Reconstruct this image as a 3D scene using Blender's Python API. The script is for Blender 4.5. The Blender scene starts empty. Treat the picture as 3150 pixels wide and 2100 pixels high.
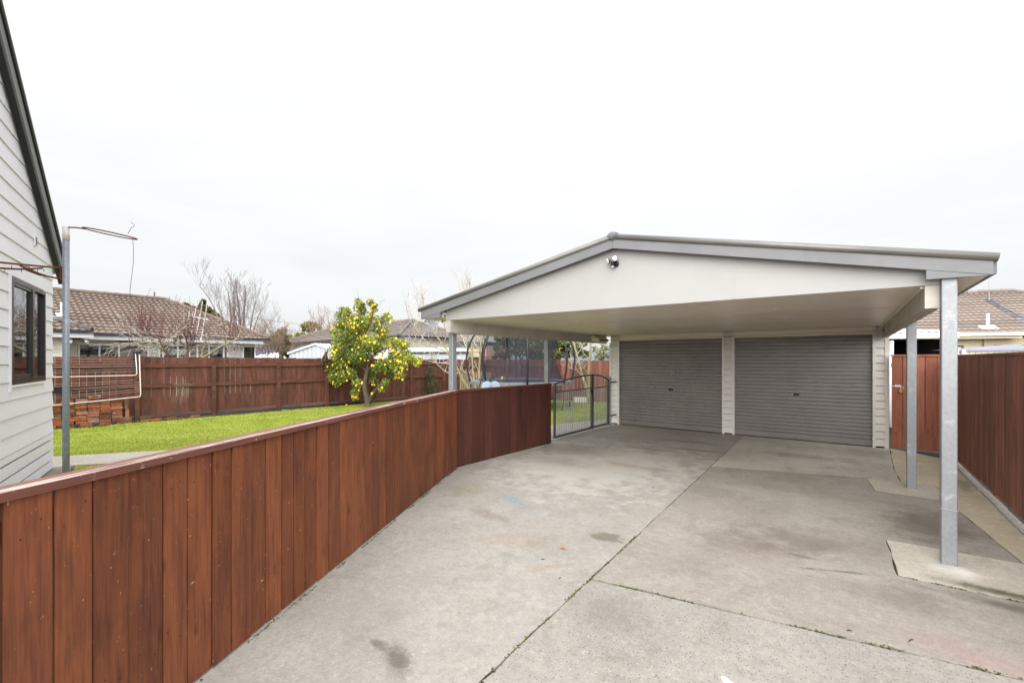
import bpy, math, random
import numpy as np
from mathutils import Vector, Matrix
random.seed(7); NP=np.random.RandomState(11)
C=bpy.context.scene.collection
R=math.radians
# ------------------------------------------------------------------ camera numbers
FPX=1391.0; YAW=0.6372; CAMZ=1.75; HORY=1106.5
FW=Vector((-math.sin(YAW),math.cos(YAW),0)); RT=Vector((math.cos(YAW),math.sin(YAW),0))
def at(x,y,D):            # a point D metres ahead, seen at photo pixel x,y
    return Vector((0,0,CAMZ))+FW*D+RT*((x-1575)/FPX*D)+Vector((0,0,(HORY-y)/FPX*D))
def gz(y): return 0.006*y
# ------------------------------------------------------------------ mesh builder
class MB:
    def __init__(s): s.v=[];s.f=[];s.r=[];s.l=[];s.m=[]
    def add(s,vs,fs,rnd=None,loc=None,mi=0):
        b=len(s.v); rnd=random.random() if rnd is None else rnd
        s.v+= [tuple(p) for p in vs]; s.r+=[rnd]*len(vs)
        s.l+= [tuple(p) for p in (loc if loc is not None else vs)]
        s.f+= [tuple(i+b for i in f) for f in fs]; s.m+=[mi]*len(fs); return s
    def obox(s,o,ax,ay,az,lx,ly,lz,rnd=None,mi=0,off=None):
        # box with corner o and edge directions
        o=Vector(o);ax=Vector(ax);ay=Vector(ay);az=Vector(az)
        off=Vector((random.random()*9,random.random()*9,random.random()*9)) if off is None else Vector(off)
        vs=[];lc=[]
        for k in (0,1):
            for (i,j) in ((0,0),(1,0),(1,1),(0,1)):
                vs.append(o+ax*(lx*i)+ay*(ly*j)+az*(lz*k)); lc.append(Vector((lx*i,ly*j,lz*k))+off)
        return s.add(vs,[(3,2,1,0),(4,5,6,7),(0,1,5,4),(1,2,6,5),(2,3,7,6),(3,0,4,7)],rnd,lc,mi)
    def box(s,x0,x1,y0,y1,z0,z1,rnd=None,mi=0):
        return s.obox((x0,y0,z0),(1,0,0),(0,1,0),(0,0,1),x1-x0,y1-y0,z1-z0,rnd,mi)
    def bbox(s,c,sx,sy,sz,rot=None,rnd=None,mi=0):
        M=rot if rot is not None else Matrix.Identity(3)
        ax,ay,az=M.col[0],M.col[1],M.col[2]; c=Vector(c)
        return s.obox(c-ax*sx/2-ay*sy/2-az*sz/2,ax,ay,az,sx,sy,sz,rnd,mi)
    def quad(s,a,b,c,d,rnd=None,mi=0): return s.add([a,b,c,d],[(0,1,2,3)],rnd,None,mi)
    def tube(s,pts,rad,n=8,caps=True,rnd=None,mi=0):
        pts=[Vector(p) for p in pts]; rad=rad if isinstance(rad,(list,tuple)) else [rad]*len(pts)
        vs=[];lc=[];L=0; up=None
        for i,p in enumerate(pts):
            t=(pts[min(i+1,len(pts)-1)]-pts[max(i-1,0)])
            if t.length<1e-9: t=Vector((0,0,1))
            t.normalize()
            if up is None: up=Vector((1,0,0)) if abs(t.x)<0.8 else Vector((0,1,0))
            a=(up-t*up.dot(t))
            if a.length<1e-6: a=t.orthogonal()
            a.normalize(); b=t.cross(a); up=a
            if i: L+=(p-pts[i-1]).length
            for k in range(n):
                th=2*math.pi*k/n; vs.append(p+a*(rad[i]*math.cos(th))+b*(rad[i]*math.sin(th))); lc.append((L,rad[i]*th,0))
        fs=[(i*n+k,i*n+(k+1)%n,(i+1)*n+(k+1)%n,(i+1)*n+k) for i in range(len(pts)-1) for k in range(n)]
        if caps: fs+= [tuple(range(n))[::-1],tuple((len(pts)-1)*n+k for k in range(n))]
        return s.add(vs,fs,rnd,lc,mi)
    def sphere(s,c,rx,ry=None,rz=None,nu=10,nv=6,rnd=None,mi=0,rot=None):
        ry=rx if ry is None else ry; rz=rx if rz is None else rz; c=Vector(c); vs=[]
        for j in range(nv+1):
            ph=math.pi*j/nv
            for i in range(nu):
                th=2*math.pi*i/nu
                q=Vector((rx*math.sin(ph)*math.cos(th),ry*math.sin(ph)*math.sin(th),rz*math.cos(ph)))
                vs.append(c+(rot@q if rot is not None else q))
        fs=[(j*nu+i,(j+1)*nu+i,(j+1)*nu+(i+1)%nu,j*nu+(i+1)%nu) for j in range(nv) for i in range(nu)]
        return s.add(vs,fs,rnd,None,mi)
    def prism(s,poly,ax,ay,az,o,depth,rnd=None,mi=0):
        # polygon in (ax,ay) at o, extruded along az
        o=Vector(o);ax=Vector(ax);ay=Vector(ay);az=Vector(az);n=len(poly)
        off=Vector((random.random()*9,random.random()*9,0))
        vs=[o+ax*x+ay*y for x,y in poly]+[o+ax*x+ay*y+az*depth for x,y in poly]
        lc=[Vector((x,y,0))+off for x,y in poly]+[Vector((x,y,depth))+off for x,y in poly]
        fs=[tuple(range(n))[::-1],tuple(range(n,2*n))]+[(i,(i+1)%n,n+(i+1)%n,n+i) for i in range(n)]
        return s.add(vs,fs,rnd,lc,mi)
ORG={}
def finish(mb,name,mats,origin,smooth=False):
    me=bpy.data.meshes.new(name)
    if isinstance(mb,MB):
        o=origin; me.from_pydata([(p[0]-o[0],p[1]-o[1],p[2]-o[2]) for p in mb.v],[],mb.f)
        a=me.attributes.new('rnd','FLOAT','POINT'); a.data.foreach_set('value',mb.r)
        a=me.attributes.new('loc','FLOAT_VECTOR','POINT'); a.data.foreach_set('vector',[c for p in mb.l for c in p])
        if any(mb.m): me.polygons.foreach_set('material_index',mb.m)
    else:
        V,F,rn=mb; V=np.asarray(V,np.float32)-np.array(origin,np.float32); F=np.asarray(F,np.int32); k=F.shape[1]
        me.vertices.add(len(V)); me.vertices.foreach_set('co',V.ravel())
        me.loops.add(F.size); me.loops.foreach_set('vertex_index',F.ravel())
        me.polygons.add(len(F)); me.polygons.foreach_set('loop_start',np.arange(0,F.size,k,dtype=np.int32))
        me.update(calc_edges=True)
        a=me.attributes.new('rnd','FLOAT','POINT'); a.data.foreach_set('value',np.asarray(rn,np.float32))
    for m in (mats if isinstance(mats,(list,tuple)) else [mats]): me.materials.append(m)
    if isinstance(mb,MB) and mb.f:
        import bmesh
        bm=bmesh.new(); bm.from_mesh(me); bmesh.ops.recalc_face_normals(bm,faces=bm.faces[:]) if len(mb.f)<60000 else None
        bm.to_mesh(me); bm.free()
    if smooth: me.polygons.foreach_set('use_smooth',[True]*len(me.polygons))
    me.update(); return bpy.data.objects.new(name,me)
def tag(o,label=None,cat=None,group=None,kind=None):
    if label: o['label']=label
    if cat: o['category']=cat
    if group: o['group']=group
    if kind: o['kind']=kind
    return o
def thing(name,label,cat,loc=(0,0,0),group=None):
    o=bpy.data.objects.new(name,None); C.objects.link(o); o.location=loc; o.empty_display_size=.1
    ORG[o]=Vector(loc); return tag(o,label,cat,group)
def part(mb,name,mats,parent,smooth=False,label=None):
    o=finish(mb,name,mats,ORG[parent],smooth); C.objects.link(o); o.parent=parent; ORG[o]=ORG[parent]
    if label: o['label']=label
    return o
def single(mb,name,mats,label,cat,loc=(0,0,0),group=None,smooth=False):
    o=finish(mb,name,mats,Vector(loc),smooth); C.objects.link(o); o.location=loc; ORG[o]=Vector(loc); return tag(o,label,cat,group)
def struct(mb,name,mats,kind='structure',smooth=False):
    o=finish(mb,name,mats,Vector((0,0,0)),smooth); C.objects.link(o); ORG[o]=Vector((0,0,0)); return tag(o,kind=kind)
def dup(o,loc,label=None,rotz=None,parent=None):
    c=o.copy(); C.objects.link(c)
    if parent is None:
        c.location=loc
        if rotz is not None: c.rotation_euler=(0,0,rotz)
    else: c.parent=parent
    if label: c['label']=label
    for ch in list(o.children): dup(ch,None,parent=c)
    return c
# ------------------------------------------------------------------ materials
def S(r,g,b,k=1.0):
    f=lambda u:(u/255/12.92 if u<=10 else ((u/255+.055)/1.055)**2.4)
    return (min(f(r)*k,1),min(f(g)*k,1),min(f(b)*k,1),1)
class N:
    def __init__(s,name):
        s.mat=bpy.data.materials.new(name); s.mat.use_nodes=True; s.t=s.mat.node_tree; s.t.nodes.clear()
        s.out=s.t.nodes.new('ShaderNodeOutputMaterial')
    def n(s,typ,**kw):
        n=s.t.nodes.new(typ)
        for k,v in kw.items(): setattr(n,k,v)
        return n
    def set(s,sock,val):
        if hasattr(val,'is_linked') or isinstance(val,bpy.types.NodeSocket): s.t.links.new(val,sock)
        else: sock.default_value=val
    def attr(s,name,out='Vector'): return s.n('ShaderNodeAttribute',attribute_name=name).outputs[out]
    def pos(s): return s.n('ShaderNodeNewGeometry').outputs['Position']
    def obj(s): return s.n('ShaderNodeTexCoord').outputs['Object']
    def mapv(s,v,scale=(1,1,1),loc=(0,0,0),rot=(0,0,0)):
        m=s.n('ShaderNodeMapping'); s.set(m.inputs['Vector'],v); m.inputs['Scale'].default_value=scale; m.inputs['Location'].default_value=loc; m.inputs['Rotation'].default_value=rot; return m.outputs[0]
    def noise(s,v,scale,detail=5,rough=.6,dist=0):
        m=s.n('ShaderNodeTexNoise'); s.set(m.inputs['Vector'],v); m.inputs['Scale'].default_value=scale; m.inputs['Detail'].default_value=detail; m.inputs['Roughness'].default_value=rough; m.inputs['Distortion'].default_value=dist; return m.outputs['Fac']
    def ramp(s,f,a,b,v0=0,v1=1):
        m=s.n('ShaderNodeMapRange'); m.interpolation_type='SMOOTHSTEP'; s.set(m.inputs['Value'],f); m.inputs['From Min'].default_value=a; m.inputs['From Max'].default_value=b; m.inputs['To Min'].default_value=v0; m.inputs['To Max'].default_value=v1; return m.outputs[0]
    def math(s,op,a,b=None,clamp=False):
        m=s.n('ShaderNodeMath',operation=op,use_clamp=clamp); s.set(m.inputs[0],a)
        if b is not None: s.set(m.inputs[1],b)
        return m.outputs[0]
    def mix(s,f,a,b,mode='MIX'):
        m=s.n('ShaderNodeMix',data_type='RGBA',blend_type=mode); s.set(m.inputs['Factor'],f); s.set(m.inputs[6],a); s.set(m.inputs[7],b); return m.outputs[2]
    def mulc(s,c,f):      # colour times a scalar
        m=s.n('ShaderNodeVectorMath',operation='SCALE'); s.set(m.inputs[0],c); s.set(m.inputs['Scale'],f); return m.outputs[0]
    def bump(s,h,st=.3,d=.01):
        b=s.n('ShaderNodeBump'); s.set(b.inputs['Height'],h); b.inputs['Strength'].default_value=st; b.inputs['Distance'].default_value=d; return b.outputs[0]
    def bsdf(s,col,rough=.7,metal=0,spec=.5,normal=None,trans=0,sss=None):
        p=s.n('ShaderNodeBsdfPrincipled'); s.set(p.inputs['Base Color'],col); s.set(p.inputs['Roughness'],rough); s.set(p.inputs['Metallic'],metal)
        p.inputs['Specular IOR Level'].default_value=spec
        if normal is not None: s.set(p.inputs['Normal'],normal)
        if trans: p.inputs['Transmission Weight'].default_value=trans
        s.t.links.new(p.outputs[0],s.out.inputs[0]); return p
def paint(name,c,c2=None,scale=3,rough=.6,rv=.06,bump=.15,bs=60,metal=0,spec=.4,stretch=(1,1,1),coord='loc',dirt=None,dirtamt=.5):
    k=N(name); v=k.attr('loc') if coord=='loc' else k.pos(); vm=k.mapv(v,stretch)
    c2=c2 or tuple(x*.8 for x in c[:3])+(1,)
    col=k.mix(k.ramp(k.noise(vm,scale,6,.65),.3,.72),c,c2)
    r=k.attr('rnd','Fac'); col=k.mulc(col,k.ramp(r,0,1,1-rv,1+rv))
    if dirt: col=k.mix(k.math('MULTIPLY',k.ramp(k.noise(vm,scale*2.3,8,.75,.5),.55,.75),dirtamt),col,dirt)
    k.bsdf(col,k.ramp(k.noise(vm,scale*4),0,1,rough-.1,rough+.1),metal,spec,k.bump(k.noise(vm,bs,3),bump,.004)); return k.mat
def wood(name,c1,c2,cd,rv=.18,wear=None,wearlo=.66,rough=.6,saw=.25,pos=False,big=1.2,knots=True,spec=.3,wear_amt=.8,streak=.55,patch=None,specks=0,capw=None):
    # loc: x runs along the board
    k=N(name); v=k.attr('loc'); g=k.mapv(v,(1.0,16,16)); r=k.attr('rnd','Fac')
    col=k.mix(k.ramp(k.noise(k.mapv(v,(.45,1.9,1.9)),big*1.2,4,.65,.8),.38,.64),c1,c2)
    col=k.mix(k.math('MULTIPLY',k.ramp(k.noise(g,2.2,7,.7,.3),.42,.75),streak),col,cd)
    fine=k.noise(k.mapv(v,(3,120,120)),1,4)
    col=k.mix(k.ramp(fine,.3,.75,0,.3),col,cd)
    if saw:
        w=k.n('ShaderNodeTexWave',wave_type='BANDS',bands_direction='X'); k.set(w.inputs['Vector'],k.mapv(v,(1,.28,.28))); w.inputs['Scale'].default_value=42; w.inputs['Distortion'].default_value=3; w.inputs['Detail'].default_value=3
        sw=k.math('MULTIPLY',w.outputs['Fac'],k.ramp(k.noise(v,3.1,3),.45,.7))
        col=k.mix(k.math('MULTIPLY',sw,saw),col,cd)
    if knots:
        vo=k.n('ShaderNodeTexVoronoi',feature='F1'); k.set(vo.inputs['Vector'],k.mapv(v,(1.5,4.5,.01))); vo.inputs['Scale'].default_value=1.6
        kn=k.ramp(k.math('ADD',vo.outputs['Distance'],k.math('MULTIPLY',k.noise(v,9),.16)),.10,.24,.5,0)
        col=k.mix(kn,col,tuple(x*.4 for x in cd[:3])+(1,))
    col=k.mulc(col,k.ramp(r,0,1,1-rv,1+rv))
    if wear:
        wn=k.noise(k.mapv(v,(5,26,26)),2.0,8,.72,.4)
        wm=k.math('MULTIPLY',k.ramp(wn,wearlo,wearlo+.05),wear_amt)
        col=k.mix(wm,col,wear)
    if specks:
        for sc3,(a_,b_) in (((40,40,3.5),(.735,.76)),((12,50,50),(.74,.77)),((30,24,24),(.735,.755))):
            col=k.mix(k.math('MULTIPLY',k.ramp(k.noise(k.mapv(v,sc3),1.0,5,.7),a_*.93,b_*.93),specks),col,S(214,176,130,.7))
    if patch:
        px_=k.n('ShaderNodeSeparateXYZ'); k.set(px_.inputs[0],k.mapv(k.pos(),(1,1,1),tuple(-q for q in patch[0])))
        ey_=k.math('DIVIDE',px_.outputs[1],patch[1][0]); ez_=k.math('DIVIDE',px_.outputs[2],patch[1][1])
        rr=k.math('SQRT',k.math('ADD',k.math('MULTIPLY',ey_,ey_),k.math('MULTIPLY',ez_,ez_)))
        st=k.noise(k.mapv(v,(2.2,22,22)),1.3,7,.75); f=k.math('ADD',k.ramp(rr,.0,1.15,.16,-.16),st)
        col=k.mix(k.ramp(f,.56,.74,0,.7),col,S(168,160,142,.62))
    if capw:
        cx_=k.n('ShaderNodeSeparateXYZ'); k.set(cx_.inputs[0],v)
        band=k.math('MULTIPLY',k.ramp(cx_.outputs[1],.004,.014),k.ramp(cx_.outputs[1],.062,.08,1,0)); top=k.ramp(cx_.outputs[2],.030,.0325)
        st=k.noise(k.mapv(v,(1.6,60,10)),1.5,7,.7,.3)
        col=k.mix(k.math('MULTIPLY',k.math('MULTIPLY',band,top),k.ramp(st,.44,.6,0,.85)),col,capw)
        e_=k.math('MULTIPLY',k.ramp(k.noise(k.mapv(v,(9,20,14)),1.2,7,.75),.60,.64),k.ramp(cx_.outputs[1],.006,0,0,1))
        col=k.mix(k.math('MULTIPLY',e_,.6),col,capw)
        col=k.mix(k.math('MULTIPLY',k.math('MULTIPLY',k.ramp(cx_.outputs[1],.07,.1),top),.25),col,S(190,150,130,.6))
    h=k.math('ADD',k.noise(g,4,6),k.math('MULTIPLY',fine,.6))
    k.bsdf(col,k.ramp(k.noise(g,5),0,1,rough-.12,rough+.15),0,spec,k.bump(h,.5,.004)); return k.mat
M={}
M['wood_orange']=wood('stained_timber',S(168,98,60,.62),S(146,84,58,.60),S(92,54,40,.5),wear=S(196,150,96,.7),wearlo=.70,rv=.17,specks=1.0,saw=.55,big=1.7,streak=.65)
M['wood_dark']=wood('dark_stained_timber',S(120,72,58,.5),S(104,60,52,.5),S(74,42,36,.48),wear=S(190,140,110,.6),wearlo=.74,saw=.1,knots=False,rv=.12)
M['cap']=wood('painted_capping',S(160,102,86,.62),S(142,90,78,.62),S(104,66,58,.55),saw=0,rv=.04,knots=False,capw=S(238,228,220,.8))
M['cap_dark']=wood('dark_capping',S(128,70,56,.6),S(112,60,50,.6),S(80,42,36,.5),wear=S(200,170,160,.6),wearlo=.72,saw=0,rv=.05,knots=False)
M['fence']=wood('weathered_red_brown_timber',S(140,90,74,.72),S(114,74,64,.68),S(72,44,40,.48),wear=S(150,138,122,.55),wearlo=.70,saw=.1,rv=.12,rough=.75,specks=.35,patch=((0,5.0,.85),(.55,.8)))
M['fence_grey']=wood('weathered_grey_timber',S(150,116,102,.62),S(120,96,88,.56),S(84,66,60,.5),wear=S(176,166,150,.62),wearlo=.6,saw=.1,rv=.1,rough=.8)
M['fence_right']=wood('dull_red_brown_timber',S(158,104,86,.95),S(132,88,76,.9),S(74,44,40,.5),wear=S(170,126,108,.6),wearlo=.74,saw=.05,rv=.16,knots=False,rough=.65)
M['gatewood']=wood('orange_brown_timber',S(186,116,90,.75),S(170,102,80,.75),S(118,70,56,.6),rv=.08,saw=.1,knots=True)
M['white_wb']=paint('offwhite_weatherboard',S(232,229,224,.84),S(224,221,215,.82),rough=.55,rv=.02,scale=1.2)
M['house_wb']=paint('pale_grey_weatherboard',S(240,238,247,1.0),S(235,233,242,.98),rough=.6,rv=.015,scale=1.0)
M['gable']=paint('offwhite_sheet',S(226,224,221,.50),S(221,219,216,.49),rough=.6,rv=0,scale=.8,coord='pos',bump=.05)
M['soffit']=paint('cream_ceiling_sheet',S(232,224,208,.95),S(226,218,202,.93),rough=.35,rv=.0,scale=.5,coord='pos',bump=.04,spec=.5)
M['beam']=paint('cream_painted_beam',S(218,212,202,.74),S(198,190,178,.7),rough=.6,rv=.02,scale=2,dirt=S(120,104,84),dirtamt=.3)
M['barge']=paint('grey_painted_board',S(166,167,170,.5),S(156,158,161,.48),rough=.5,rv=.02,scale=1.5,dirt=S(120,120,118),dirtamt=.25)
M['rollcap']=paint('grey_metal_capping',S(166,164,158,.5),S(150,148,142,.46),rough=.35,rv=.02,scale=2,metal=.3,dirt=S(110,112,88),dirtamt=.4)
M['mortar']=paint('grey_mortar',S(170,170,166,.45),S(140,140,136,.42),rough=.9,scale=9,bump=.6,bs=20)
M['colorbond']=paint('grey_roof_steel',S(150,150,148,.7),rough=.4,metal=.2)
M['door']=paint('charcoal_steel_roller',S(146,141,138,.76),S(136,131,128,.73),rough=.33,rv=.02,scale=1.2,spec=.5,dirt=S(170,166,160),dirtamt=.12,stretch=(1,1,1),coord='pos',bump=.05)
M['dark']=paint('dark_metal',S(40,42,44),rough=.5)
M['black']=paint('black_plastic',S(28,29,31),rough=.4)
M['white']=paint('white_paint',S(240,240,238,.92),S(232,232,230,.9),rough=.4,rv=.02)
M['lens']=paint('frosted_lens',S(236,234,238,.95),rough=.25,rv=0,spec=.6)
M['window_dark']=paint('dark_brown_aluminium',S(58,54,54,.75),rough=.35,spec=.5,rv=.02)
M['soil']=paint('dark_soil',S(84,70,58,.5),S(56,46,38,.5),scale=14,rough=.95,bump=1,bs=30,coord='pos')
M['mulch']=paint('black_mulch',S(40,36,34,.6),S(26,24,22,.6),scale=30,rough=.95,bump=1,bs=40,coord='pos')
M['cord']=paint('pale_cord',S(206,196,190,.8),rough=.7)
M['chalk']=paint('white_coated_steel',S(232,226,220,.9),S(214,206,196,.85),rough=.4,rv=.03)
M['pole']=None
def galv(name,c=S(196,202,208,.7),c2=S(168,176,184,.66),rust=.0):
    k=N(name); v=k.pos()
    vo=k.n('ShaderNodeTexVoronoi',feature='F1'); k.set(vo.inputs['Vector'],k.mapv(v,(1,1,.7))); vo.inputs['Scale'].default_value=60
    col=k.mix(k.ramp(vo.outputs['Color'],.2,.8,0,.45),c,c2)
    col=k.mix(k.ramp(k.noise(v,7,6,.7),.56,.72,0,.35),col,S(228,232,236,.8))
    col=k.mix(k.ramp(k.noise(k.mapv(v,(1,1,.25)),5,7,.75),.6,.72,0,.35),col,S(112,114,116,.6))
    if rust: col=k.mix(k.ramp(k.noise(v,6,7,.75),.64,.7,0,rust),col,S(130,80,52,.6))
    k.bsdf(col,k.ramp(k.noise(v,11),0,1,.34,.55),.35,.5,k.bump(k.noise(v,60),.1,.002)); return k.mat
M['galv']=galv('galvanised_steel',S(202,206,211,.50),S(182,187,193,.48))
M['galv_old']=galv('old_galvanised_pipe',S(168,176,186,.75),S(146,154,166,.7),rust=.35)
M['wrought']=paint('grey_painted_iron',S(110,112,116,.6),S(96,98,102,.58),rough=.35,metal=.4,spec=.5,rv=.05)
M['rust']=paint('rusty_rod',S(150,88,66,.6),S(112,62,46,.6),scale=20,rough=.85,rv=.1)
M['wire']=paint('thin_wire',S(120,112,104,.7),rough=.6)
M['brass']=paint('brass',S(196,160,84,.8),rough=.35,metal=.7)
def glass(name,tint=(.02,.022,.025,1),fac=1.0):
    k=N(name); fr=k.n('ShaderNodeFresnel'); fr.inputs[0].default_value=1.55
    g=k.n('ShaderNodeBsdfGlossy'); g.inputs['Roughness'].default_value=.01; g.inputs['Color'].default_value=(.95,.97,1,1)
    t=k.n('ShaderNodeBsdfTransparent'); t.inputs[0].default_value=(.86,.9,.9,1)
    m=k.n('ShaderNodeMixShader'); k.t.links.new(k.math('MULTIPLY',k.math('ADD',fr.outputs[0],.06),fac,True),m.inputs[0]); k.t.links.new(t.outputs[0],m.inputs[1]); k.t.links.new(g.outputs[0],m.inputs[2]); k.t.links.new(m.outputs[0],k.out.inputs[0]); return k.mat
M['glass']=glass('window_glass',fac=1.15)
def netmat():
    k=N('black_mesh_net'); d=k.n('ShaderNodeBsdfDiffuse'); d.inputs[0].default_value=S(66,66,74)
    t=k.n('ShaderNodeBsdfTransparent'); m=k.n('ShaderNodeMixShader'); m.inputs[0].default_value=.40
    k.t.links.new(t.outputs[0],m.inputs[1]); k.t.links.new(d.outputs[0],m.inputs[2]); k.t.links.new(m.outputs[0],k.out.inputs[0]); return k.mat
M['net']=netmat()
def foliage(name,cols,rough=.45,trans=.25,spec=.4):
    k=N(name); r=k.attr('rnd','Fac'); cr=k.n('ShaderNodeValToRGB'); k.set(cr.inputs[0],r)
    el=cr.color_ramp.elements; n=len(cols)
    while len(el)<n: el.new(.5)
    for i,c in enumerate(cols): el[i].position=i/(n-1); el[i].color=c
    col=k.mulc(cr.outputs[0],k.ramp(k.noise(k.pos(),2.2,3),.3,.7,.75,1.2))
    p=k.bsdf(col,rough,0,spec); 
    if trans:
        tr=k.n('ShaderNodeBsdfTranslucent'); k.set(tr.inputs[0],k.mix(.5,col,(.35,.45,.04,1))); m=k.n('ShaderNodeMixShader'); m.inputs[0].default_value=trans
        k.t.links.new(p.outputs[0],m.inputs[1]); k.t.links.new(tr.outputs[0],m.inputs[2]); k.t.links.new(m.outputs[0],k.out.inputs[0])
    return k.mat
M['lemonleaf']=foliage('lemon_leaf',[S(84,104,50,.9),S(124,142,66,.95),S(160,170,80,1.),S(206,204,90,1.)])
M['citrusleaf']=foliage('dark_citrus_leaf',[S(70,86,46,.95),S(114,132,64,.95),S(176,184,92,.95)])
M['shrubleaf']=foliage('grey_green_leaf',[S(50,66,50,.8),S(78,94,72,.8),S(112,124,96,.8)])
M['evergreen']=foliage('evergreen_leaf',[S(46,60,38,.8),S(72,84,50,.8),S(106,108,62,.8)])
M['conifer']=foliage('brown_green_conifer',[S(70,66,44,.8),S(96,88,58,.8),S(126,112,82,.8)])
M['olive']=foliage('olive_leaf',[S(116,120,74,.9),S(156,156,100,.9),S(184,182,134,.95)])
M['redvine']=foliage('dull_red_leaf',[S(120,70,60,.8),S(150,100,84,.8),S(110,110,60,.8)])
M['lemon']=foliage('lemon_skin',[S(240,200,44,1.0),S(246,212,66,1.0),S(232,164,50,.95)],rough=.35,trans=0,spec=.5)
M['orange']=foliage('orange_skin',[S(236,160,30,.9),S(230,140,20,.9)],trans=0)
M['bark']=paint('grey_brown_bark',S(150,132,112,.6),S(104,90,76,.55),scale=6,rough=.9,bump=.8,bs=22,stretch=(1,3,1))
M['palebark']=paint('pale_lichen_bark',S(204,196,156,.72),S(160,152,118,.62),scale=7,rough=.9,bump=.5,rv=.1)
M['palebark2']=paint('pale_grey_bark',S(222,214,200,.8),S(170,160,142,.66),scale=7,rough=.9,bump=.5,rv=.12)
M['twig']=paint('red_brown_twig',S(128,84,80,.6),S(104,70,64,.6),scale=8,rough=.85,rv=.15)
M['greytwig']=paint('grey_brown_twig',S(156,146,140,.62),S(134,124,120,.6),scale=8,rough=.85,rv=.15)
M['tanwig']=paint('tan_twig',S(170,146,124,.65),S(140,116,98,.6),scale=8,rough=.85,rv=.15)
def brickm():
    k=N('old_orange_brick'); v=k.attr('loc'); oi=k.n('ShaderNodeObjectInfo').outputs['Random']
    cr=k.n('ShaderNodeValToRGB'); k.set(cr.inputs[0],oi); el=cr.color_ramp.elements
    cols=[S(178,104,76,.66),S(214,126,80,.72),S(172,132,106,.62),S(138,96,76,.5),S(214,150,122,.72),S(126,104,90,.5),S(206,112,66,.7),S(190,160,146,.66)]
    while len(el)<len(cols): el.new(.5)
    for i,c in enumerate(cols): el[i].position=i/(len(cols)-1); el[i].color=c
    ln=k.n('ShaderNodeVectorMath',operation='ADD'); k.set(ln.inputs[0],v); k.set(ln.inputs[1],k.mapv(k.n('ShaderNodeObjectInfo').outputs['Location'],(7,7,7)))
    nv=ln.outputs[0]
    col=k.mix(k.ramp(k.noise(nv,12,6,.7),.35,.7,0,.5),cr.outputs[0],S(112,72,54,.5))
    col=k.mix(k.ramp(k.noise(nv,5,5,.7,.5),.6,.68,0,.75),col,S(222,206,196,.75))
    k.bsdf(col,.9,0,.2,k.bump(k.noise(nv,40,5),.7,.006)); return k.mat
M['brick']=brickm()
M['nail']=paint('rusty_nail_head',S(70,56,50,.6),rough=.7)
M['mossbrick']=paint('mossy_brick',S(120,112,52,.55),S(140,84,58,.5),scale=12,rough=.95,bump=.7)
def brickwall():
    k=N('grey_brown_brickwork'); b=k.n('ShaderNodeTexBrick'); k.set(b.inputs['Vector'],k.attr('loc')); b.inputs['Scale'].default_value=1; b.inputs['Brick Width'].default_value=.24; b.inputs['Row Height'].default_value=.086; b.inputs['Mortar Size'].default_value=.01
    b.inputs['Color1'].default_value=S(176,162,154,.7); b.inputs['Color2'].default_value=S(138,122,116,.6); b.inputs['Mortar'].default_value=S(170,162,156,.6)
    k.bsdf(b.outputs['Color'],.9,0,.2); return k.mat
M['brickwall']=brickwall()
def tilem(name,c1,c2,c3,k2=1):
    k=N(name); v=k.pos(); r=k.attr('rnd','Fac'); col=k.mix(k.ramp(k.noise(v,.9,6,.7),.35,.7),c1,c2); col=k.mix(k.ramp(k.noise(v,9,6,.75),.55,.75,0,.5),col,c3)
    col=k.mulc(col,k.ramp(r,0,1,.9,1.08)); k.bsdf(col,.85,0,.25,k.bump(k.noise(v,30),.3,.004)); return k.mat
M['tile_brown']=tilem('brown_roof_tile',S(168,148,134,.46),S(156,137,124,.44),S(122,108,100,.4))
M['tile_tan']=tilem('tan_roof_tile',S(192,176,164,.46),S(182,165,154,.44),S(146,134,127,.4))
M['tile_wash']=tilem('washed_roof_tile',S(130,122,122,.4),S(186,184,190,.5),S(90,82,80,.35))
M['tile_taupe']=tilem('taupe_metal_tile',S(162,150,142,.58),S(152,140,132,.56),S(122,112,106,.5))
M['cream']=paint('cream_cladding',S(240,234,216,.9),S(232,226,208,.88),rough=.6,scale=.6)
M['beige']=paint('beige_cladding',S(214,200,168,.8),S(204,190,158,.78),rough=.7,scale=.8)
M['zinc']=paint('bare_zincalume',S(214,220,226,.85),S(200,206,214,.8),rough=.4,metal=.25,scale=1)
M['whiteroof']=paint('white_steel_roof',S(240,242,246,.95),rough=.45,scale=1)
M['lavender']=paint('pale_lavender_steel',S(190,192,214,.55),rough=.4,scale=1)
M['guttergrey']=paint('charcoal_gutter',S(64,68,74,.8),rough=.4)
M['blue']=paint('blue_pad_vinyl',S(130,150,206,.8),S(110,128,190,.8),rough=.4)
M['greypad']=paint('grey_pad_vinyl',S(150,152,158,.75),S(110,112,120,.7),scale=10,rough=.5)
M['foam']=paint('black_sleeve',S(44,46,54),S(30,32,38),scale=26,rough=.45,bump=.8,bs=40)
M['paleblue']=paint('pale_blue_plastic',S(196,220,240,.85),rough=.35,rv=.02)
M['curtain']=paint('pale_curtain',S(224,224,218,.8),rough=.8)
M['room']=paint('dark_room',S(60,58,56),rough=.9)
M['red']=paint('red_plastic',S(214,70,74),rough=.4)
M['teal']=paint('teal_plastic',S(70,170,170),rough=.4)
M['leafo']=paint('orange_leaf',S(200,124,80,.8),rough=.7)
M['trellis']=paint('weathered_trellis',S(196,182,150,.65),S(166,152,122,.6),rough=.85,scale=8)
M['redroof']=paint('faded_red_steel',S(206,134,126,.6),rough=.5)
M['hill']=paint('blue_hill',S(120,140,170,.6),rough=1,rv=0,coord='pos',scale=.01)
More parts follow.
